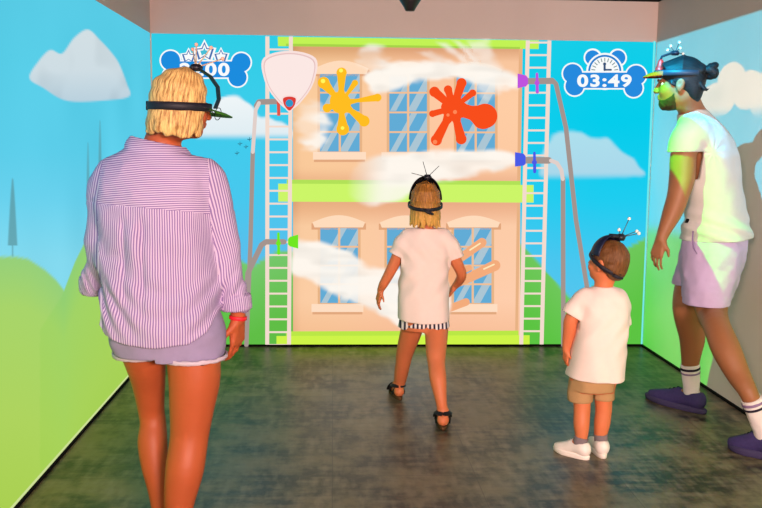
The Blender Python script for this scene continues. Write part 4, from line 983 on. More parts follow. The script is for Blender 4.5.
# ------------------------------------------------------------------ girl
def visor(c, R, a, b, cz, name, root, base, mat, back=-.02, low=.02, th=.004, nu=40, nv=14, roll=0.0):
    """front cap of an ellipsoid: the part of the dome in front of the local plane y = back"""
    V = []; F_ = []
    for layer in (0, th):
        for i in range(nu):
            u = PI*i/(nu-1)                         # right ear over the crown to the left ear
            for j in range(nv):
                v = j/(nv-1)*PI*.46
                x, z = math.cos(u)*math.cos(v), math.sin(u)*math.cos(v); y = math.sin(v)
                V.append(c+R@np.array([(a+layer)*x, back+(b+layer)*y, low+(cz+layer)*z]))
    o = nu*nv; q = lambda l, i, j: l*o+i*nv+j
    for i in range(nu-1):
        for j in range(nv-1):
            F_ += [(q(1, i, j), q(1, i, j+1), q(1, i+1, j+1), q(1, i+1, j)), (q(0, i, j), q(0, i+1, j), q(0, i+1, j+1), q(0, i, j+1))]
        F_ += [(q(0, i, 0), q(1, i, 0), q(1, i+1, 0), q(0, i+1, 0)), (q(0, i, nv-1), q(0, i+1, nv-1), q(1, i+1, nv-1), q(1, i, nv-1))]
    for i in (0, nu-1):
        for j in range(nv-1): F_.append((q(0, i, j), q(1, i, j), q(1, i, j+1), q(0, i, j+1)))
    return mesh_obj(name, V, F_, mat, root, True, base)
def girl():
    Y = 4.58; base = np.array([W(425, 400, Y)[0], Y, 0.0])
    root = empty('person', 'girl in a white t-shirt and black sandals, walking towards the back screen', 'person', base)
    P = lambda x, y, d=0.0: W(x, y, Y+d); px = Y/F_PX*1.005
    sec = lambda y, xl, xr, ry, d=0: (P(0, y, d)[2], P((xl+xr)/2, y, d)[0], Y+d, (xr-xl)/2*px, ry)
    hc = P(425.2, 205, .01); R = frame(.05, .06, 0.0); s = .86
    skin = skin_mat('child_skin', (208, 116, 74))
    lf = WZ(397, 399); rf = WZ(444.5, 429)
    g = Grid(np.array([base[0]-.33, Y-.5, -.01]), np.array([base[0]+.3, Y+.5, 1.26]), .0048)
    g.loft([sec(330, 404, 447, .075), sec(312, 402, 448, .085), sec(280, 405, 446, .078), sec(250, 404, 447, .075), sec(236, 405, 447, .065), sec(228, 412, 440, .045)], k=.02)
    head(g, hc, R, s, 1.0); g.chain([(P(425.5, 233), .045), (P(425.5, 222), .04), (hc+R@np.array([0, -.01, -.05]), .042)], .02)
    aL = np.array([lf[0]+.006, lf[1]+.03, .075]); aR = np.array([rf[0]-.005, rf[1]+.035, .075])
    def mid(x, y, t, a): return W(x, y, Y+(a[1]-Y)*t)
    g.chain([(P(414.5, 318), .058), (mid(411, 332, .2, aL), .057), (mid(405, 352, .5, aL), .047), (mid(403, 363, .65, aL), .041), (mid(401, 374, .85, aL), .038), (mid(399.5, 384, 1.0, aL), .03), (aL, .026)], .02)
    g.chain([(P(436, 318), .058), (mid(436.5, 334, .2, aR), .059), (mid(436, 352, .5, aR), .051), (mid(436.5, 364, .65, aR), .044), (mid(438, 379, .85, aR), .042), (mid(441, 400, 1.0, aR), .029), (aR, .026)], .02)
    foot(g, aL, -.15, .185, .03, .012); foot(g, aR, .1, .19, .031, .012)
    hL = P(380.5, 290, .05); g.chain([(P(406, 238), .038), (P(397, 258, .01), .032), (P(388.5, 275, .02), .027), (P(383.5, 284, .03), .024), (hL, .018)], .015)
    hand(g, hL, np.array([-.22, .1, -1]), np.array([.8, .3, 0]), 1, .66, .4, fr=.0086)
    hR = P(455, 286, .12); g.chain([(P(446, 238), .038), (P(455, 259, 0), .032), (P(461.5, 274, .03), .027), (P(458.5, 282, .09), .023), (hR, .018)], .015)
    hand(g, hR, np.array([-.45, .45, -.8]), np.array([-.8, -.2, .4]), -1, .64, .5, fr=.0086)
    done(g, 'body', skin, root, base); eyes(hc, R, s, root, base)
    wt = cloth('white_cotton', (236, 214, 206), .03, .1)
    g = Grid(np.array([base[0]-.26, Y-.23, .44]), np.array([base[0]+.26, Y+.22, 1.06]), .0045)
    g.loft([sec(330, 398, 450.5, .138), sec(316, 397.5, 450.5, .132), sec(290, 398.5, 449.5, .108), sec(262, 400, 449, .09), sec(246, 401, 450, .086), sec(236, 403, 449, .072), sec(229, 409, 443, .058), sec(225.5, 415, 436, .048)], k=.02)
    g.chain([(P(408, 236), .042), (P(401.5, 246, 0), .048), (P(394.5, 263, .01), .044)], .025)
    g.chain([(P(443, 236), .042), (P(450.5, 246, 0), .048), (P(457, 263, .01), .045)], .025)
    def fold(F, x, y, z):
        u = x-base[0]; return F-(.0035*np.sin(u*60+z*7)*np.clip((.8-z)/.3, 0, 1)+.0035*np.sin((z+u*1.2)*55)*np.exp(-((z-.86)/.08)**2)+.003*np.sin((z-u*1.1)*60+1)*np.exp(-((z-.7)/.09)**2))
    g.apply(fold); g.noise(.004, 16, 2)
    g.apply(lambda F, x, y, z: np.maximum(F, P(424, 319.6)[2]+.008*((x-base[0])/.14)**2-z)); g.shell(.010)
    cl, cr = P(397, 255.5), P(455.5, 258.5)
    g.apply(lambda F, x, y, z: np.where((x < P(400, 256)[0]) & (z > P(400, 276)[2]), np.maximum(F, ((cl[2]-z)*.9-(x-cl[0])*.42)*.95), np.where((x > P(450.3, 256)[0]) & (z > P(450, 276)[2]), np.maximum(F, ((cr[2]-z)*.93+(x-cr[0])*.3)*.95), F)))
    g.apply(lambda F, x, y, z: np.maximum(F, z-P(425, 225.4)[2]-.0+.6*np.clip(y-Y, 0, 1)))
    done(g, 't_shirt', wt, root, base)
    # striped shorts
    m, nt, ns, ls = newmat('navy_white_stripe'); tc = N(nt, 'ShaderNodeTexCoord'); sp = N(nt, 'ShaderNodeSeparateXYZ'); ls.new(tc.outputs['Object'], sp.inputs[0])
    d = math_node(nt, 'ABSOLUTE', math_node(nt, 'SUBTRACT', math_node(nt, 'FRACT', math_node(nt, 'DIVIDE', sp.outputs[0], .021)), .5))
    ls.new(mixc(nt, smooth(nt, d, .2, .28), lin((34, 34, 60)), lin((236, 226, 226))), ns['Principled BSDF'].inputs['Base Color']); ns['Principled BSDF'].inputs['Roughness'].default_value = .9
    g = Grid(np.array([base[0]-.2, Y-.22, .38]), np.array([base[0]+.2, Y+.2, .6]), .0045)
    g.loft([sec(326, 404, 446, .084), sec(300, 406, 444, .078)]); g.chain([(P(413, 316), .066), (mid(410.8, 331, .14, aL), .072)], .006); g.chain([(P(436.5, 316), .066), (P(436.5, 316), .062), (mid(437.2, 330, .16, aR), .066)], .006)
    g.apply(lambda F, x, y, z: np.maximum(F, np.where(x < P(425, 320)[0], P(412, 328.6)[2], P(438, 325.6)[2])-z+.003*np.sin(x*150)))
    xs = P(425.3, 320)[0]; g.apply(lambda F, x, y, z: np.maximum(F, -(np.abs(x-xs)-.006+np.clip(z-P(425, 325)[2], 0, 1)*2)))
    done(g, 'shorts', m, root, base)
    hm = hair_mat('light_brown_hair', (98, 58, 22), (196, 130, 58), 26, (226, 170, 84), (-.12, .4))
    bob(hc, R, s, .122, hc-.17, hc+.15, .0038, root, base, hm, 9, .004, .7, 1.0, 0, .009)
    V, F_ = band(hc, R, .1*s, .124*s, .019, .004, .24, .0, 72); hb = mesh_obj('headband', V, F_, BLK, root, True, base)
    v = visor(hc, R, .095*s, .1*s, .139*s, 'visor', hb, base, pm('visor_black', (22, 20, 24), .6, .3), -.012, .026)
    mb = MB(); mb.tube([P(424, 210, -.118), P(429, 212.5, -.12), P(433.5, 214.4, -.116)], [.008, .008, .005], 8); mb.obj('strap_end', BLK, hb, base)
    kp = hc+R@np.array([.003, .01, .156*s]); kp = P(427.4, 177.2, .02)
    knob_antennas(hb, base, kp, .021, .028, [(P(423, 161.6, .02), 0), (P(439, 166, .04), 0), (P(411.6, 173, 0), 0)], .006, wire=.0016, wiremat=pm('dark_wire', (52, 44, 46), .5, .4))
    mb = MB(); mb.tube([P(428, 180, -.02), P(426.5, 174, -.01)], [.002, .0016], 8); mb.obj('antenna', STEM, hb, base)
    bk = pm('black_strap', (26, 22, 24), .6, .3)
    sandal(aL, -.15, .19, .031, root, base, pm('brown_sole', (86, 58, 36), .7, .2), bk); sandal(aR, .1, .195, .032, root, base, pm('brown_sole', (86, 58, 36)), bk)
from mathutils.bvhtree import BVHTree
def on_surface(o, base, px, py):
    me = o.data; t = BVHTree.FromPolygons([v.co for v in me.vertices], [p.vertices for p in me.polygons]); d = ray(px, py)
    hit = t.ray_cast(Vector(EYE-np.asarray(base)), Vector(d).normalized())
    return (np.array(hit[0])+base, np.array(hit[1])) if hit[0] is not None else (None, None)
# ------------------------------------------------------------------ shoes and socks
def sneaker(heel, toe, wd, ht, root, base, upper, sole, lace, label=None, low=True):
    """heel and toe: floor points of the outsole"""
    heel = np.array(heel, float); toe = np.array(toe, float); L = np.linalg.norm(toe-heel); f = (toe-heel)/L; sd = np.array([f[1], -f[0], 0]); R = np.stack([sd, f, np.array([0, 0, 1.])], 1)
    p = lambda a, b, c: heel+f*L*a+sd*wd*b+np.array([0, 0, c*ht])
    n = 48; V = []; F_ = []
    def outline(e):
        o = []
        for i in range(n):
            t = 2*PI*i/n; u = -math.cos(t); w_ = math.sin(t); a = .5+.5*u
            hw = .5*(.86+.16*math.sin(PI*min(max((a-.25)/.75, 0), 1))-.12*math.exp(-((a-.4)/.16)**2))
            o.append((a, w_*hw/.5*.5*abs(1-.0*a)))
        return o
    for z_, sc_ in ((.0, .95), (.03, 1.0), (.20, 1.02), (.26, .97)):
        for a, b in outline(0): V.append(p(.5+(a-.5)*sc_, b*sc_, z_+.10*max(a-.8, 0)))
    F_ = [(j*n+i, j*n+(i+1) % n, (j+1)*n+(i+1) % n, (j+1)*n+i) for j in range(3) for i in range(n)]+[tuple(range(n))[::-1], tuple(3*n+i for i in range(n))]
    g = Grid(heel+np.array([-L*1.2, -L*1.2, 0]), heel+np.array([L*1.2, L*1.2, ht*1.25]), .0038)
    rh = wd*.43
    g.chain([(p(.135, 0, .48), rh*.9), (p(.34, 0, .48), rh*.9), (p(.55, 0, .38), rh*.98), (p(.74, 0, .3), rh*.95), (p(.86, 0, .27), rh*.75)], .01)
    g.ell(p(.2, 0, .68), (wd*.40, L*.17, ht*.36), R, .02)
    g.ell(p(.42, 0, .6), (wd*.34, L*.2, ht*.26), R, .02)
    g.ell(p(.47, 0, .74), (wd*.22, L*.09, ht*.2), R, .015)       # tongue
    top = lambda a: 1
    def cut(F, x, y, z):
        a = ((x-heel[0])*f[0]+(y-heel[1])*f[1])/L
        lim = heel[2]+ht*np.interp(a.ravel() if hasattr(a, 'ravel') else a, [0, .12, .3, .42, .55, .8, 1], [1.02, .9, .84, .98, .78, .56, .4]).reshape(a.shape)
        return np.maximum(np.maximum(F, (z-lim)*.8), heel[2]+ht*.16-z)
    g.apply(cut)
    g.cone(p(.22, 0, .75), p(.24, 0, 1.4), wd*.27, wd*.29, .008, 's')
    u = done(g, 'shoe', upper, root, base)
    if label: u['label'] = label
    mesh_obj('sole', V, F_, sole, u, True, base)
    for i in range(5):
        a = .46+.065*i; z = .93-.085*i; mb = MB(); h = .2+.01*i
        mb.tube([p(a-.02, -h, z-.17), p(a, -h*.5, z-.03), p(a+.005, 0, z), p(a, h*.5, z-.03), p(a-.02, h, z-.17)], .0035, 6); mb.obj('lace', lace, u, base)
    return u
def sock(nodes, mat, root, base, stripes=()):
    g = Grid(np.min([n[0] for n in nodes], 0)-.08, np.max([n[0] for n in nodes], 0)+.08, .004); g.chain(nodes, .005)
    top = np.asarray(nodes[0][0]); ax = np.asarray(nodes[1][0])-top; ax /= np.linalg.norm(ax)
    g.apply(lambda F, x, y, z: np.maximum(F, -((x-top[0])*ax[0]+(y-top[1])*ax[1]+(z-top[2])*ax[2])))
    g.noise(.002, 40, 6)
    s_ = done(g, 'sock', mat, root, base)
    for d, h, r, m in stripes:
        c_ = top+ax*d; e1 = np.cross(ax, (0, 1., 0)); e1 /= np.linalg.norm(e1); R = np.stack([e1, np.cross(-ax, e1), -ax], 1)
        V, F_ = band(c_, R, r, r, h, .002, 0, 0, 32); mesh_obj('sock_stripe', V, F_, m, s_, True, base)
# ------------------------------------------------------------------ boy
def boy():
    Y = 3.91; base = np.array([W(594, 400, Y)[0], Y, 0.0])
    root = empty('person', 'small boy in a white t-shirt, tan shorts and white shoes, looking at the screen', 'person', base)
    P = lambda x, y, d=0.0: W(x, y, Y+d); px = Y/F_PX*1.01
    sec = lambda y, xl, xr, ry, d=0: (P(0, y, d)[2], P((xl+xr)/2, y, d)[0], Y+d, (xr-xl)/2*px, ry)
    hc = P(607.5, 263.5, .0); R = frame(-.62, -.12, 0.06); s = .86
    skin = skin_mat('child_skin', (208, 116, 74))
    lt, lh_ = WZ(554, 449.5), WZ(589, 460.5); rt, rh_ = WZ(591, 443), WZ(604, 459.5)
    g = Grid(np.array([base[0]-.24, Y-.28, .02]), np.array([base[0]+.26, Y+.34, 1.06]), .0045)
    g.loft([sec(392, 571, 612, .085), sec(372, 572, 618, .095), sec(340, 578, 620, .09), sec(310, 584, 620, .08), sec(297, 584, 622, .07), sec(289, 592, 616, .05)], k=.02)
    head(g, hc, R, s, 1.0); g.chain([(P(603, 293), .044), (P(604, 284), .041), (hc+R@np.array([0, -.01, -.05]), .042)], .02)
    la = lh_+(lt-lh_)*.27+[0, 0, .07]; ra = rh_+(rt-rh_)*.27+[0, 0, .07]
    md = lambda x, y, t, a: W(x, y, Y+(a[1]-Y)*t)
    g.chain([(P(582, 380), .055), (md(582, 398, .3, la), .041), (md(582, 411, .5, la), .037), (md(581.5, 424, .8, la), .036), (md(581.5, 436, 1, la), .028), (la, .026)], .02)
    g.chain([(P(604, 380), .055), (md(603.5, 398, .3, ra), .041), (md(603.5, 411, .5, ra), .037), (md(602, 424, .8, ra), .036), (md(600.5, 436, 1, ra), .028), (ra, .026)], .02)
    g.chain([(la, .026), (la+(lt-lh_)*.3+[0, 0, -.03], .022)], .01); g.chain([(ra, .026), (ra+(rt-rh_)*.3+[0, 0, -.03], .022)], .01)
    hl = P(566.3, 350, .02); g.chain([(P(586, 299), .034), (P(572, 318, 0), .032), (P(569.5, 331, .01), .029), (P(567.5, 342, .02), .0235), (hl, .018)], .015)
    hand(g, hl, np.array([-.02, .12, -1]), np.array([.9, .3, 0]), 1, .56, .55, fr=.0088)
    hr = P(621, 350, .14); g.chain([(P(619, 299), .034), (P(621, 318, .03), .029), (P(622.5, 333, .07), .026), (hr, .018)], .015)
    hand(g, hr, np.array([0, .25, -1]), np.array([-.9, .2, 0]), -1, .56, .5, fr=.0088)
    done(g, 'body', skin, root, base); eyes(hc, R, s, root, base)
    wt = cloth('white_cotton', (236, 214, 206))
    g = Grid(np.array([base[0]-.26, Y-.2, .3]), np.array([base[0]+.24, Y+.22, .88]), .0042)
    g.loft([sec(392, 565, 624, .128), sec(378, 566, 624, .128), sec(350, 571, 626.5, .12), sec(322, 576.5, 628, .108), sec(303, 578.5, 628, .096), sec(294, 582, 626, .08), sec(288, 589, 619, .06), sec(284.5, 594, 612, .048)], k=.02)
    g.chain([(P(586, 297.5), .046), (P(578, 306), .048), (P(570.5, 316), .046)], .022); g.chain([(P(618, 298), .044), (P(620.5, 308, .02), .043), (P(622, 326, .045), .041)], .022)
    def fold(F, x, y, z):
        u = x-base[0]; return F-(.0035*np.sin(u*62+z*9)*np.clip((.66-z)/.25, 0, 1)+.003*np.sin((z-u*1.1)*62)*np.exp(-((z-.58)/.1)**2)+.003*np.sin((z+u*1.3)*50+2)*np.exp(-((z-.7)/.06)**2))
    g.apply(fold); g.noise(.004, 17, 3)
    g.apply(lambda F, x, y, z: np.maximum(F, P(594, 383.5, -.12)[2]-.03*(x-base[0])+.0-z)); g.shell(.010)
    cl = P(570.5, 315); g.apply(lambda F, x, y, z: np.where((x < P(578, 312)[0]) & (z > P(570, 329)[2]), np.maximum(F, (cl[2]-z)*.86-(x-cl[0])*.5), F))
    cr = P(626, 324, .05); g.apply(lambda F, x, y, z: np.where((x > P(626, 312)[0]) & (z > P(626, 340)[2]), np.maximum(F, cr[2]-z), F))
    g.apply(lambda F, x, y, z: np.maximum(F, z-P(603, 285)[2]+.5*np.clip(y-Y, 0, 1)))
    done(g, 't_shirt', wt, root, base)
    g = Grid(np.array([base[0]-.2, Y-.18, .24]), np.array([base[0]+.18, Y+.18, .46]), .0042)
    g.loft([sec(390, 569, 614, .1), sec(370, 571, 614, .1)], k=.01); g.chain([(P(580.5, 385), .056), (md(580.5, 401, .3, la), .057)], .008); g.chain([(P(603, 385), .054), (md(603, 401, .3, ra), .054)], .008)
    g.noise(.004, 24, 5); xs = P(592.5, 395)[0]
    g.apply(lambda F, x, y, z: np.maximum(np.maximum(F, np.where(x < xs, P(580, 400.2)[2], P(602, 398.6)[2])-z), -(np.abs(x-xs)-.003+np.clip(z-P(592, 392)[2], 0, 1)*1.5)))
    done(g, 'shorts', cloth('tan_twill', (178, 138, 96), .06, .2), root, base)
    gs = cloth('grey_sock', (126, 112, 116), .1, .4)
    for a, q in ((la, md(581.5, 437, 1, la)), (ra, md(600.5, 433.5, 1, ra))): sock([(q, .033), ((q+a)/2, .031), (a, .031), (a-[0, 0, .015], .026)], gs, root, base)
    wl = pm('white_leather', (236, 222, 216), .5, .4, .03, 20); ws = pm('white_sole', (240, 226, 218), .6, .3); wlc = pm('white_lace', (236, 226, 222), .8, .2)
    sneaker(lh_, lt, .075, .084, root, base, wl, ws, wlc); sneaker(rh_, rt, .075, .084, root, base, wl, ws, wlc)
    # cropped hair
    L = lambda x, y, z: hc+R@(np.array([x, y, z])*s)
    g = Grid(hc-.14, hc+.16, .0036); g.ell(L(0, -.017, .033), np.array([.0815, .1005, .0945])*s, R, .004); g.ell(L(0, -.06, -.02), np.array([.062, .045, .06])*s, R, .02)
    def cut(F, x, y, z):
        px_, py_, pz_ = x-hc[0], y-hc[1], z-hc[2]; ly = (px_*R[0, 1]+py_*R[1, 1]+pz_*R[2, 1])/s; lz = (px_*R[0, 2]+py_*R[1, 2]+pz_*R[2, 2])/s
        return np.maximum(F, -(-.6*ly+.8*lz+.018)*s)
    g.noise(.0025, 70, 3); g.apply(cut); hm = hair_mat('cropped_brown_hair', (70, 42, 20), (132, 84, 46), 40)
    o = done(g, 'hair', hm, root, base); hair_attrs(o, hc, R, s, base)
    V, F_ = band(hc, R, .0875*s, .107*s, .020, .004, .42, .002, 72, None, 0); hb = mesh_obj('headband', V, F_, BLK, root, True, base)
    visor(hc, R, .087*s, .1*s, .108*s, 'visor', hb, base, pm('navy_visor', (20, 22, 54), .5, .35), -.006, .034)
    e = [hc+R@np.array([0.012, -.107*s, -.04]), P(620, 277.6, -.02), P(623, 279, .0)]
    mb = MB(); mb.tube([P(613, 275, -.088), P(618, 277.4, -.09), P(622.6, 278.4, -.085)], [.008, .008, .006], 8); mb.obj('strap_end', BLK, hb, base)
    kp = P(620.8, 237.2, .02)
    mb = MB(); mb.tube([L(-.0, .02, .142), (L(0, .0, .15)+kp)/2, kp], [.011, .01, .009], 8); mb.obj('hub_arm', BLK, hb, base)
    knob_antennas(hb, base, kp, .021, .03, [(P(629.2, 218.6, .02), 1), (P(619, 229.8, .05), 1), (P(636.8, 231.2, .04), 1), (P(639, 233.4, 0), 1)], .0075, ballmat=pm('white_ball', (252, 246, 240), .5, .4))
# ------------------------------------------------------------------ man
def man():
    Y = 4.37; base = np.array([W(712, 430, Y)[0]-.02, Y, 0.0])
    root = empty('person', 'man with a hair bun, white t-shirt and lilac shorts, striding by the right wall', 'person', base)
    P = lambda x, y, d=0.0: W(x, y, Y+d); px = Y/F_PX*1.02
    TH = -.785
    hc = P(679.5, 84.5, -.06); R = frame(-1.1, .04, 0.0); s = 1.0
    L = lambda x, y, z: hc+R@(np.array([x, y, z])*s)
    skin = skin_mat('man_skin', (150, 96, 62))
    ft, fh = WZ(645.5, 397.5), WZ(706, 415); bt, bh = WZ(728, 448), WZ(776, 461)
    fa = fh+(ft-fh)*.24+[0, 0, .10]; ba = bh+(bt-bh)*.26+[0, 0, .11]
    g = Grid(np.array([base[0]-.5, Y-.62, .03]), np.array([XR-.01, Y+.62, 1.86]), .0055)
    S = lambda y, cx, rx, ry, d=0: (P(cx, y, d)[2], P(cx, y, d)[0], Y+d, rx, ry)
    g.loft([S(262, 713, .15, .115), S(236, 715, .15, .11), S(210, 715, .145, .1), S(180, 713, .15, .105), S(150, 709, .165, .1), S(132, 704, .165, .085), S(120, 698, .12, .065)], -TH, k=.03)
    head(g, hc, R, s); g.chain([(P(699, 124), .07), (P(692, 112), .062), (L(0, -.025, -.05), .058)], .03)
    md = lambda x, y, t, a: W(x, y, Y+(a[1]-Y)*t)
    # near leg trails, far leg leads
    g.chain([(P(714, 258, -.08), .105), (P(710, 290, -.1), .09), (P(712, 312, -.11), .074), (md(717, 327, .5, ba), .063), (md(726, 349, .7, ba), .066), (md(738, 374, .85, ba), .054), (md(750, 396, 1, ba), .04), (ba, .036), (ba+(bt-bh)*.3-[0, 0, .05], .03)], .03)
    g.chain([(P(704, 258, .1), .1), (P(692, 286, .16), .085), (md(686, 304, .6, fa), .068), (md(687, 318, .7, fa), .064), (md(692, 336, .8, fa), .066), (md(691, 354, .9, fa), .052), (md(690, 374, 1, fa), .039), (fa, .036), (fa+(ft-fh)*.3-[0, 0, .04], .03)], .03)
    wl = P(661, 239, -.2); g.chain([(P(693, 133, -.11), .055), (P(684, 152, -.14), .06), (P(682, 178, -.15), .06), (P(678, 196, -.16), .051), (P(673, 211, -.17), .047), (P(666, 227, -.19), .034), (wl, .026)], .025)
    hand(g, wl, np.array([-.26, -.05, -1]), np.array([.75, .5, -.1]), 1, .92, .42)
    wr = P(716, 238, .17); g.chain([(P(712, 132, .12), .056), (P(722, 165, .15), .05), (P(726, 190, .16), .043), (P(720, 215, .17), .036), (wr, .026)], .025)
    hand(g, wr, np.array([-.2, .1, -1]), np.array([-.4, -.7, 0]), -1, .92, .42)
    done(g, 'body', skin, root, base); eyes(hc, R, s, root, base)
    # brows and beard
    hk = pm('dark_beard', (58, 46, 32), .8, .2, .35, 160, .6, 420)
    def cutl(fn):
        def f_(F, x, y, z):
            a, b, c = x-hc[0], y-hc[1], z-hc[2]; l = [(a*R[0, i]+b*R[1, i]+c*R[2, i])/s for i in range(3)]; return np.maximum(F, fn(*l)*s)
        return f_
    g = Grid(hc-.17, hc+.17, .0036)
    for c_, r_ in (((0, .03, -.03), (.062, .067, .083)), ((0, .03, -.07), (.0545, .055, .0505)), ((0, .066, -.092), (.031, .0295, .0285))): g.ell(L(*c_), np.array(r_), R, .018)
    for q in (-1, 1): g.ell(L(q*.034, .062, -.03), (.027, .027, .027), R, .02)
    g.ell(L(0, .095, -.047), (.026, .011, .0055), R, .006)
    g.noise(.0022, 110, 4)
    g.apply(cutl(lambda x, y, z: np.maximum(np.maximum(-(y-.010), z+.038+.55*np.clip(y-.0, 0, .06)-.9*np.clip(.03-y, 0, .05)), -(z+.125))))
    g.ell(L(0, .101, -.0575), (.019, .014, .0085), R, .003, 's')
    done(g, 'beard', hk, root, base)
    for q in (-1, 1):
        mb = MB(); mb.tube([L(q*.014, .098, .02), L(q*.032, .095, .026), L(q*.05, .078, .02)], [.003, .004, .002], 8); mb.obj('eyebrow', hk, root, base)
    # hair combed back to a bun
    hm = hair_mat('black_hair', (10, 11, 14), (36, 38, 42), 30)
    g = Grid(hc-.24, hc+.24, .0042); g.ell(L(0, -.02, .034), (.0835, .104, .1), R, .004); g.ell(L(0, -.065, -.02), (.064, .045, .075), R, .02)
    g.ell(L(.0, .03, -.005), (.0815, .022, .04), R, .006)
    r = random.Random(5)
    g.apply(cutl(lambda x, y, z: np.maximum(-(-.6*y+.8*z+.02), y-.088+.5*np.clip(.06-z, 0, 1)*0)))
    bun = L(0, -.143, .055)
    for i in range(40):
        a = -1.35+2.7*i/39; p0 = L(math.sin(a)*.07, .075*math.cos(a*.6), .055+.05*math.cos(a)); p1 = L(math.sin(a)*.086, -.02, .03+.103*math.cos(a)); p2 = L(math.sin(a)*.05, -.105, .045+.04*math.cos(a))
        g.locks([(p0, .004), (p1, .006), (p2, .007), (bun, .006)], .004)
    for i in range(16):
        a = 2*PI*i/16; e = lambda t: bun+R@np.array([math.cos(a+t)*.026, -.006+.014*math.sin(3*a), math.sin(a+t)*.026]); g.locks([(e(0), .015), (e(.5), .014)], .006)
    g.ell(bun, (.026, .024, .026), R, .01)
    for i in range(8): g.locks([(L(-.05+.012*i, -.1, -.005), .009), (L(-.05+.012*i, -.122+.01*r.random(), -.03), .006), (L(-.05+.013*i, -.138+.02*r.random(), -.02-.02*r.random()), .0025)], .004)
    o = done(g, 'hair', hm, root, base); hair_attrs(o, hc, R, s, base, 'y')
    # headgear
    V, F_ = band(hc, R, .092, .115, .028, .004, .06, .05, 72); hb = mesh_obj('headband', V, F_, pm('slate_blue_strap', (40, 46, 60), .5, .4), root, True, base)
    V = []; F_ = []; nb = 20
    for i in range(nb):
        a = PI*(.1+.8*i/(nb-1))
        for r_, dz in ((0, 0), (.03, -.006), (.058, -.02)):
            for th in (0, .006): V.append(L(math.cos(a)*(.088-.1*r_), .025+math.sin(a)*(.088+r_), .060+dz+th))
    for i in range(nb-1):
        q = lambda a, b, t: a*6+b*2+t
        for j in range(2): F_ += [(q(i, j, 1), q(i, j+1, 1), q(i+1, j+1, 1), q(i+1, j, 1)), (q(i, j, 0), q(i+1, j, 0), q(i+1, j+1, 0), q(i, j+1, 0))]
        F_ += [(q(i, 2, 0), q(i+1, 2, 0), q(i+1, 2, 1), q(i, 2, 1)), (q(i, 0, 0), q(i, 0, 1), q(i+1, 0, 1), q(i+1, 0, 0))]
    br = mesh_obj('brim', V, F_, pm('rust_brim', (176, 74, 40), .6, .3), hb, True, base); br['label'] = 'rust red brim'
    g = Grid(L(0, .1, .09)-.09, L(0, .1, .09)+.09, .004); g.ell(L(0, .092, .07), (.034, .022, .03), R, .006); g.ell(L(0, .088, .1), (.02, .016, .028), R, .01)
    bd = done(g, 'front_badge', pm('bright_red', (226, 36, 30), .5, .4), hb, base); bd['label'] = 'bright red badge above the brim'
    kp = P(675, 53, -.06); mb = MB(); mb.tube([L(0, .09, .115), L(0, .083, .138), (L(0, .06, .155)+kp)/2+[0, 0, -.002], kp], [.007, .006, .006, .007], 8); mb.obj('hub_arm', KNOB, hb, base)
    knob_antennas(hb, base, kp, .021, .022, [(P(670.7, 46, -.06), 1), (P(679.4, 42.4, -.03), 1), (P(680.2, 48, -.09), 1), (P(667.6, 50, -.04), 1), (P(683, 53.6, -.06), 1)], .0068, ballmat=pm('white_ball', (252, 246, 240), .5, .4))
    # t-shirt
    wt = cloth('white_jersey', (200, 194, 190))
    g = Grid(np.array([base[0]-.42, Y-.42, .78]), np.array([XR-.012, Y+.4, 1.62]), .005)
    g.loft([S(248, 716, .2, .168), S(236, 716, .198, .162), S(222, 716.5, .188, .142), S(205, 716, .178, .126), S(180, 713, .178, .124), S(155, 709.5, .188, .122), S(138, 705.5, .192, .108), S(126, 701.5, .165, .09), S(117, 696, .105, .076), S(110, 691, .075, .07)], -TH, k=.03)
    g.chain([(P(694, 131, -.11), .072), (P(687, 140, -.13), .076), (P(682.5, 156, -.14), .075)], .03)
    g.chain([(P(712, 133, .1), .062), (P(718, 145, .13), .066), (P(721, 160, .145), .062)], .03)
    def fold(F, x, y, z):
        c = P(705, 135); q = np.sqrt((x-c[0])**2+(z-c[2])**2)
        a = np.arctan2(z-P(699, 152)[2], x-P(699, 152)[0]); rr = np.sqrt((x-P(699, 152)[0])**2+(z-P(699, 152)[2])**2)
        star_ = .002*np.sin(a*9)*np.exp(-(rr/.09)**2)*np.clip(rr/.02, 0, 1)
        low = .006*np.sin((z+.35*(x-base[0]))*75)*np.exp(-((z-P(0, 222)[2])/.07)**2)
        return F-(star_+low)*(y < Y+.05)
    g.apply(fold); g.noise(.005, 14, 8)
    g.apply(lambda F, x, y, z: np.maximum(F, P(0, 234.5)[2]+.03*(x-base[0])-z)); g.shell(.011)
    cl = P(682.3, 152, -.14); g.apply(lambda F, x, y, z: np.where((x < P(698.5, 152, -.1)[0]) & (z < P(0, 140)[2]) & (z > P(0, 172)[2]) & (y < Y-.02), np.maximum(F, cl[2]-z+.03*(x-cl[0])), F))
    cr = P(721, 156, .145); g.apply(lambda F, x, y, z: np.where((x > P(708, 160, .1)[0]) & (y > Y+.09) & (z < P(0, 140)[2]) & (z > P(0, 185)[2]), np.maximum(F, cr[2]-z), F))
    nk = P(692, 112); g.apply(lambda F, x, y, z: np.maximum(F, (z-nk[2])*.92-.36*(x-nk[0])*1.0-.012))
    ts = done(g, 't_shirt', wt, root, base)
    tp = P(687.5, 221, -.14)
    # shorts
    g = Grid(np.array([base[0]-.3, Y-.34, .44]), np.array([XR-.012, Y+.38, .99]), .005)
    g.loft([S(298, 707, .115, .12), S(282, 709.5, .14, .132), S(266, 712, .17, .142), S(250, 714, .188, .148), S(232, 715.5, .18, .142)], -TH, k=.02)
    g.chain([(P(712, 258, -.06), .135), (P(708, 285, -.09), .122), (P(706.5, 307, -.1), .113)], .025)
    g.chain([(P(703, 258, .09), .115), (P(694, 276, .14), .102), (P(688, 292, .17), .094)], .025)
    g.noise(.007, 14, 12); g.noise(.003, 32, 13)
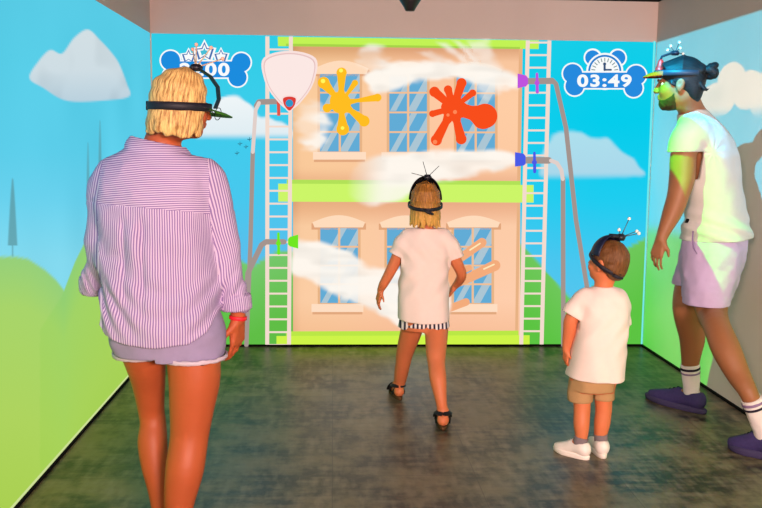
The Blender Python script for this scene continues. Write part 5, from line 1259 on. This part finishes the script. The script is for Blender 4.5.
    g.apply(lambda F, x, y, z: np.maximum(F, np.where(y > Y+.035, P(688, 284, .17)[2]-.0, P(706, 304.5, -.1)[2])-z))
    sh = done(g, 'shorts', cloth('lilac_cotton', (186, 164, 200), .04, .2), root, base)
    mb = MB(); mb.tube([P(693, 231, -.205), P(692.5, 240, -.212), P(693.5, 248, -.214), P(697, 254, -.21)], [.003, .004, .004, .002], 8); mb.obj('pocket_seam', cloth('lilac_shadow_seam', (132, 108, 150)), sh, base)  # pocket seam in a darker lilac than the shorts
    ws = cloth('white_sock', (226, 214, 214), .05, .4); bk = cloth('black_stripe', (40, 34, 52)); pu = cloth('mauve_stripe', (140, 112, 150))
    q = md(690, 364, .95, fa); sock([(q, .050), ((q+fa)/2, .045), (fa, .042), (fa-[0, 0, .02], .036)], ws, root, base, ((.022, .014, .0492, bk), (.046, .010, .0482, pu)))
    q = md(751.5, 398, 1, ba); sock([(q, .05), ((q+ba)/2, .046), (ba, .044), (ba-[0, 0, .025], .036)], ws, root, base, ((.02, .014, .0492, pu), (.044, .012, .0486, bk)))
    up = pm('navy_mesh_upper', (58, 48, 98), .7, .3, .2, 90, .4, 300); so = pm('dark_sole', (60, 52, 88), .7, .3, .1); lc = pm('navy_lace', (30, 26, 50), .8, .2)
    sneaker(fh, ft, .105, .12, root, base, up, so, lc); sneaker(bh, bt, .105, .13, root, base, up, so, lc)
    pt, nr = on_surface(ts, base, 687.3, 221)
    if pt is not None:
        e1 = np.cross(nr, (0, 0, 1.)); e1 /= np.linalg.norm(e1); e2 = np.cross(nr, e1); V = [pt+e1*a*.012+e2*b*.011+nr*c for c in (-.002, .003) for a, b in ((-1, -1), (1, -1), (1, 1), (-1, 1))]
        mesh_obj('cloth_tag', V, [(4, 5, 6, 7), (3, 2, 1, 0), (0, 1, 5, 4), (1, 2, 6, 5), (2, 3, 7, 6), (3, 0, 4, 7)], cloth('black_tag', (24, 20, 26)), ts, False, base)['label'] = 'small black cloth tag on the hem'
woman(); girl(); boy(); man()
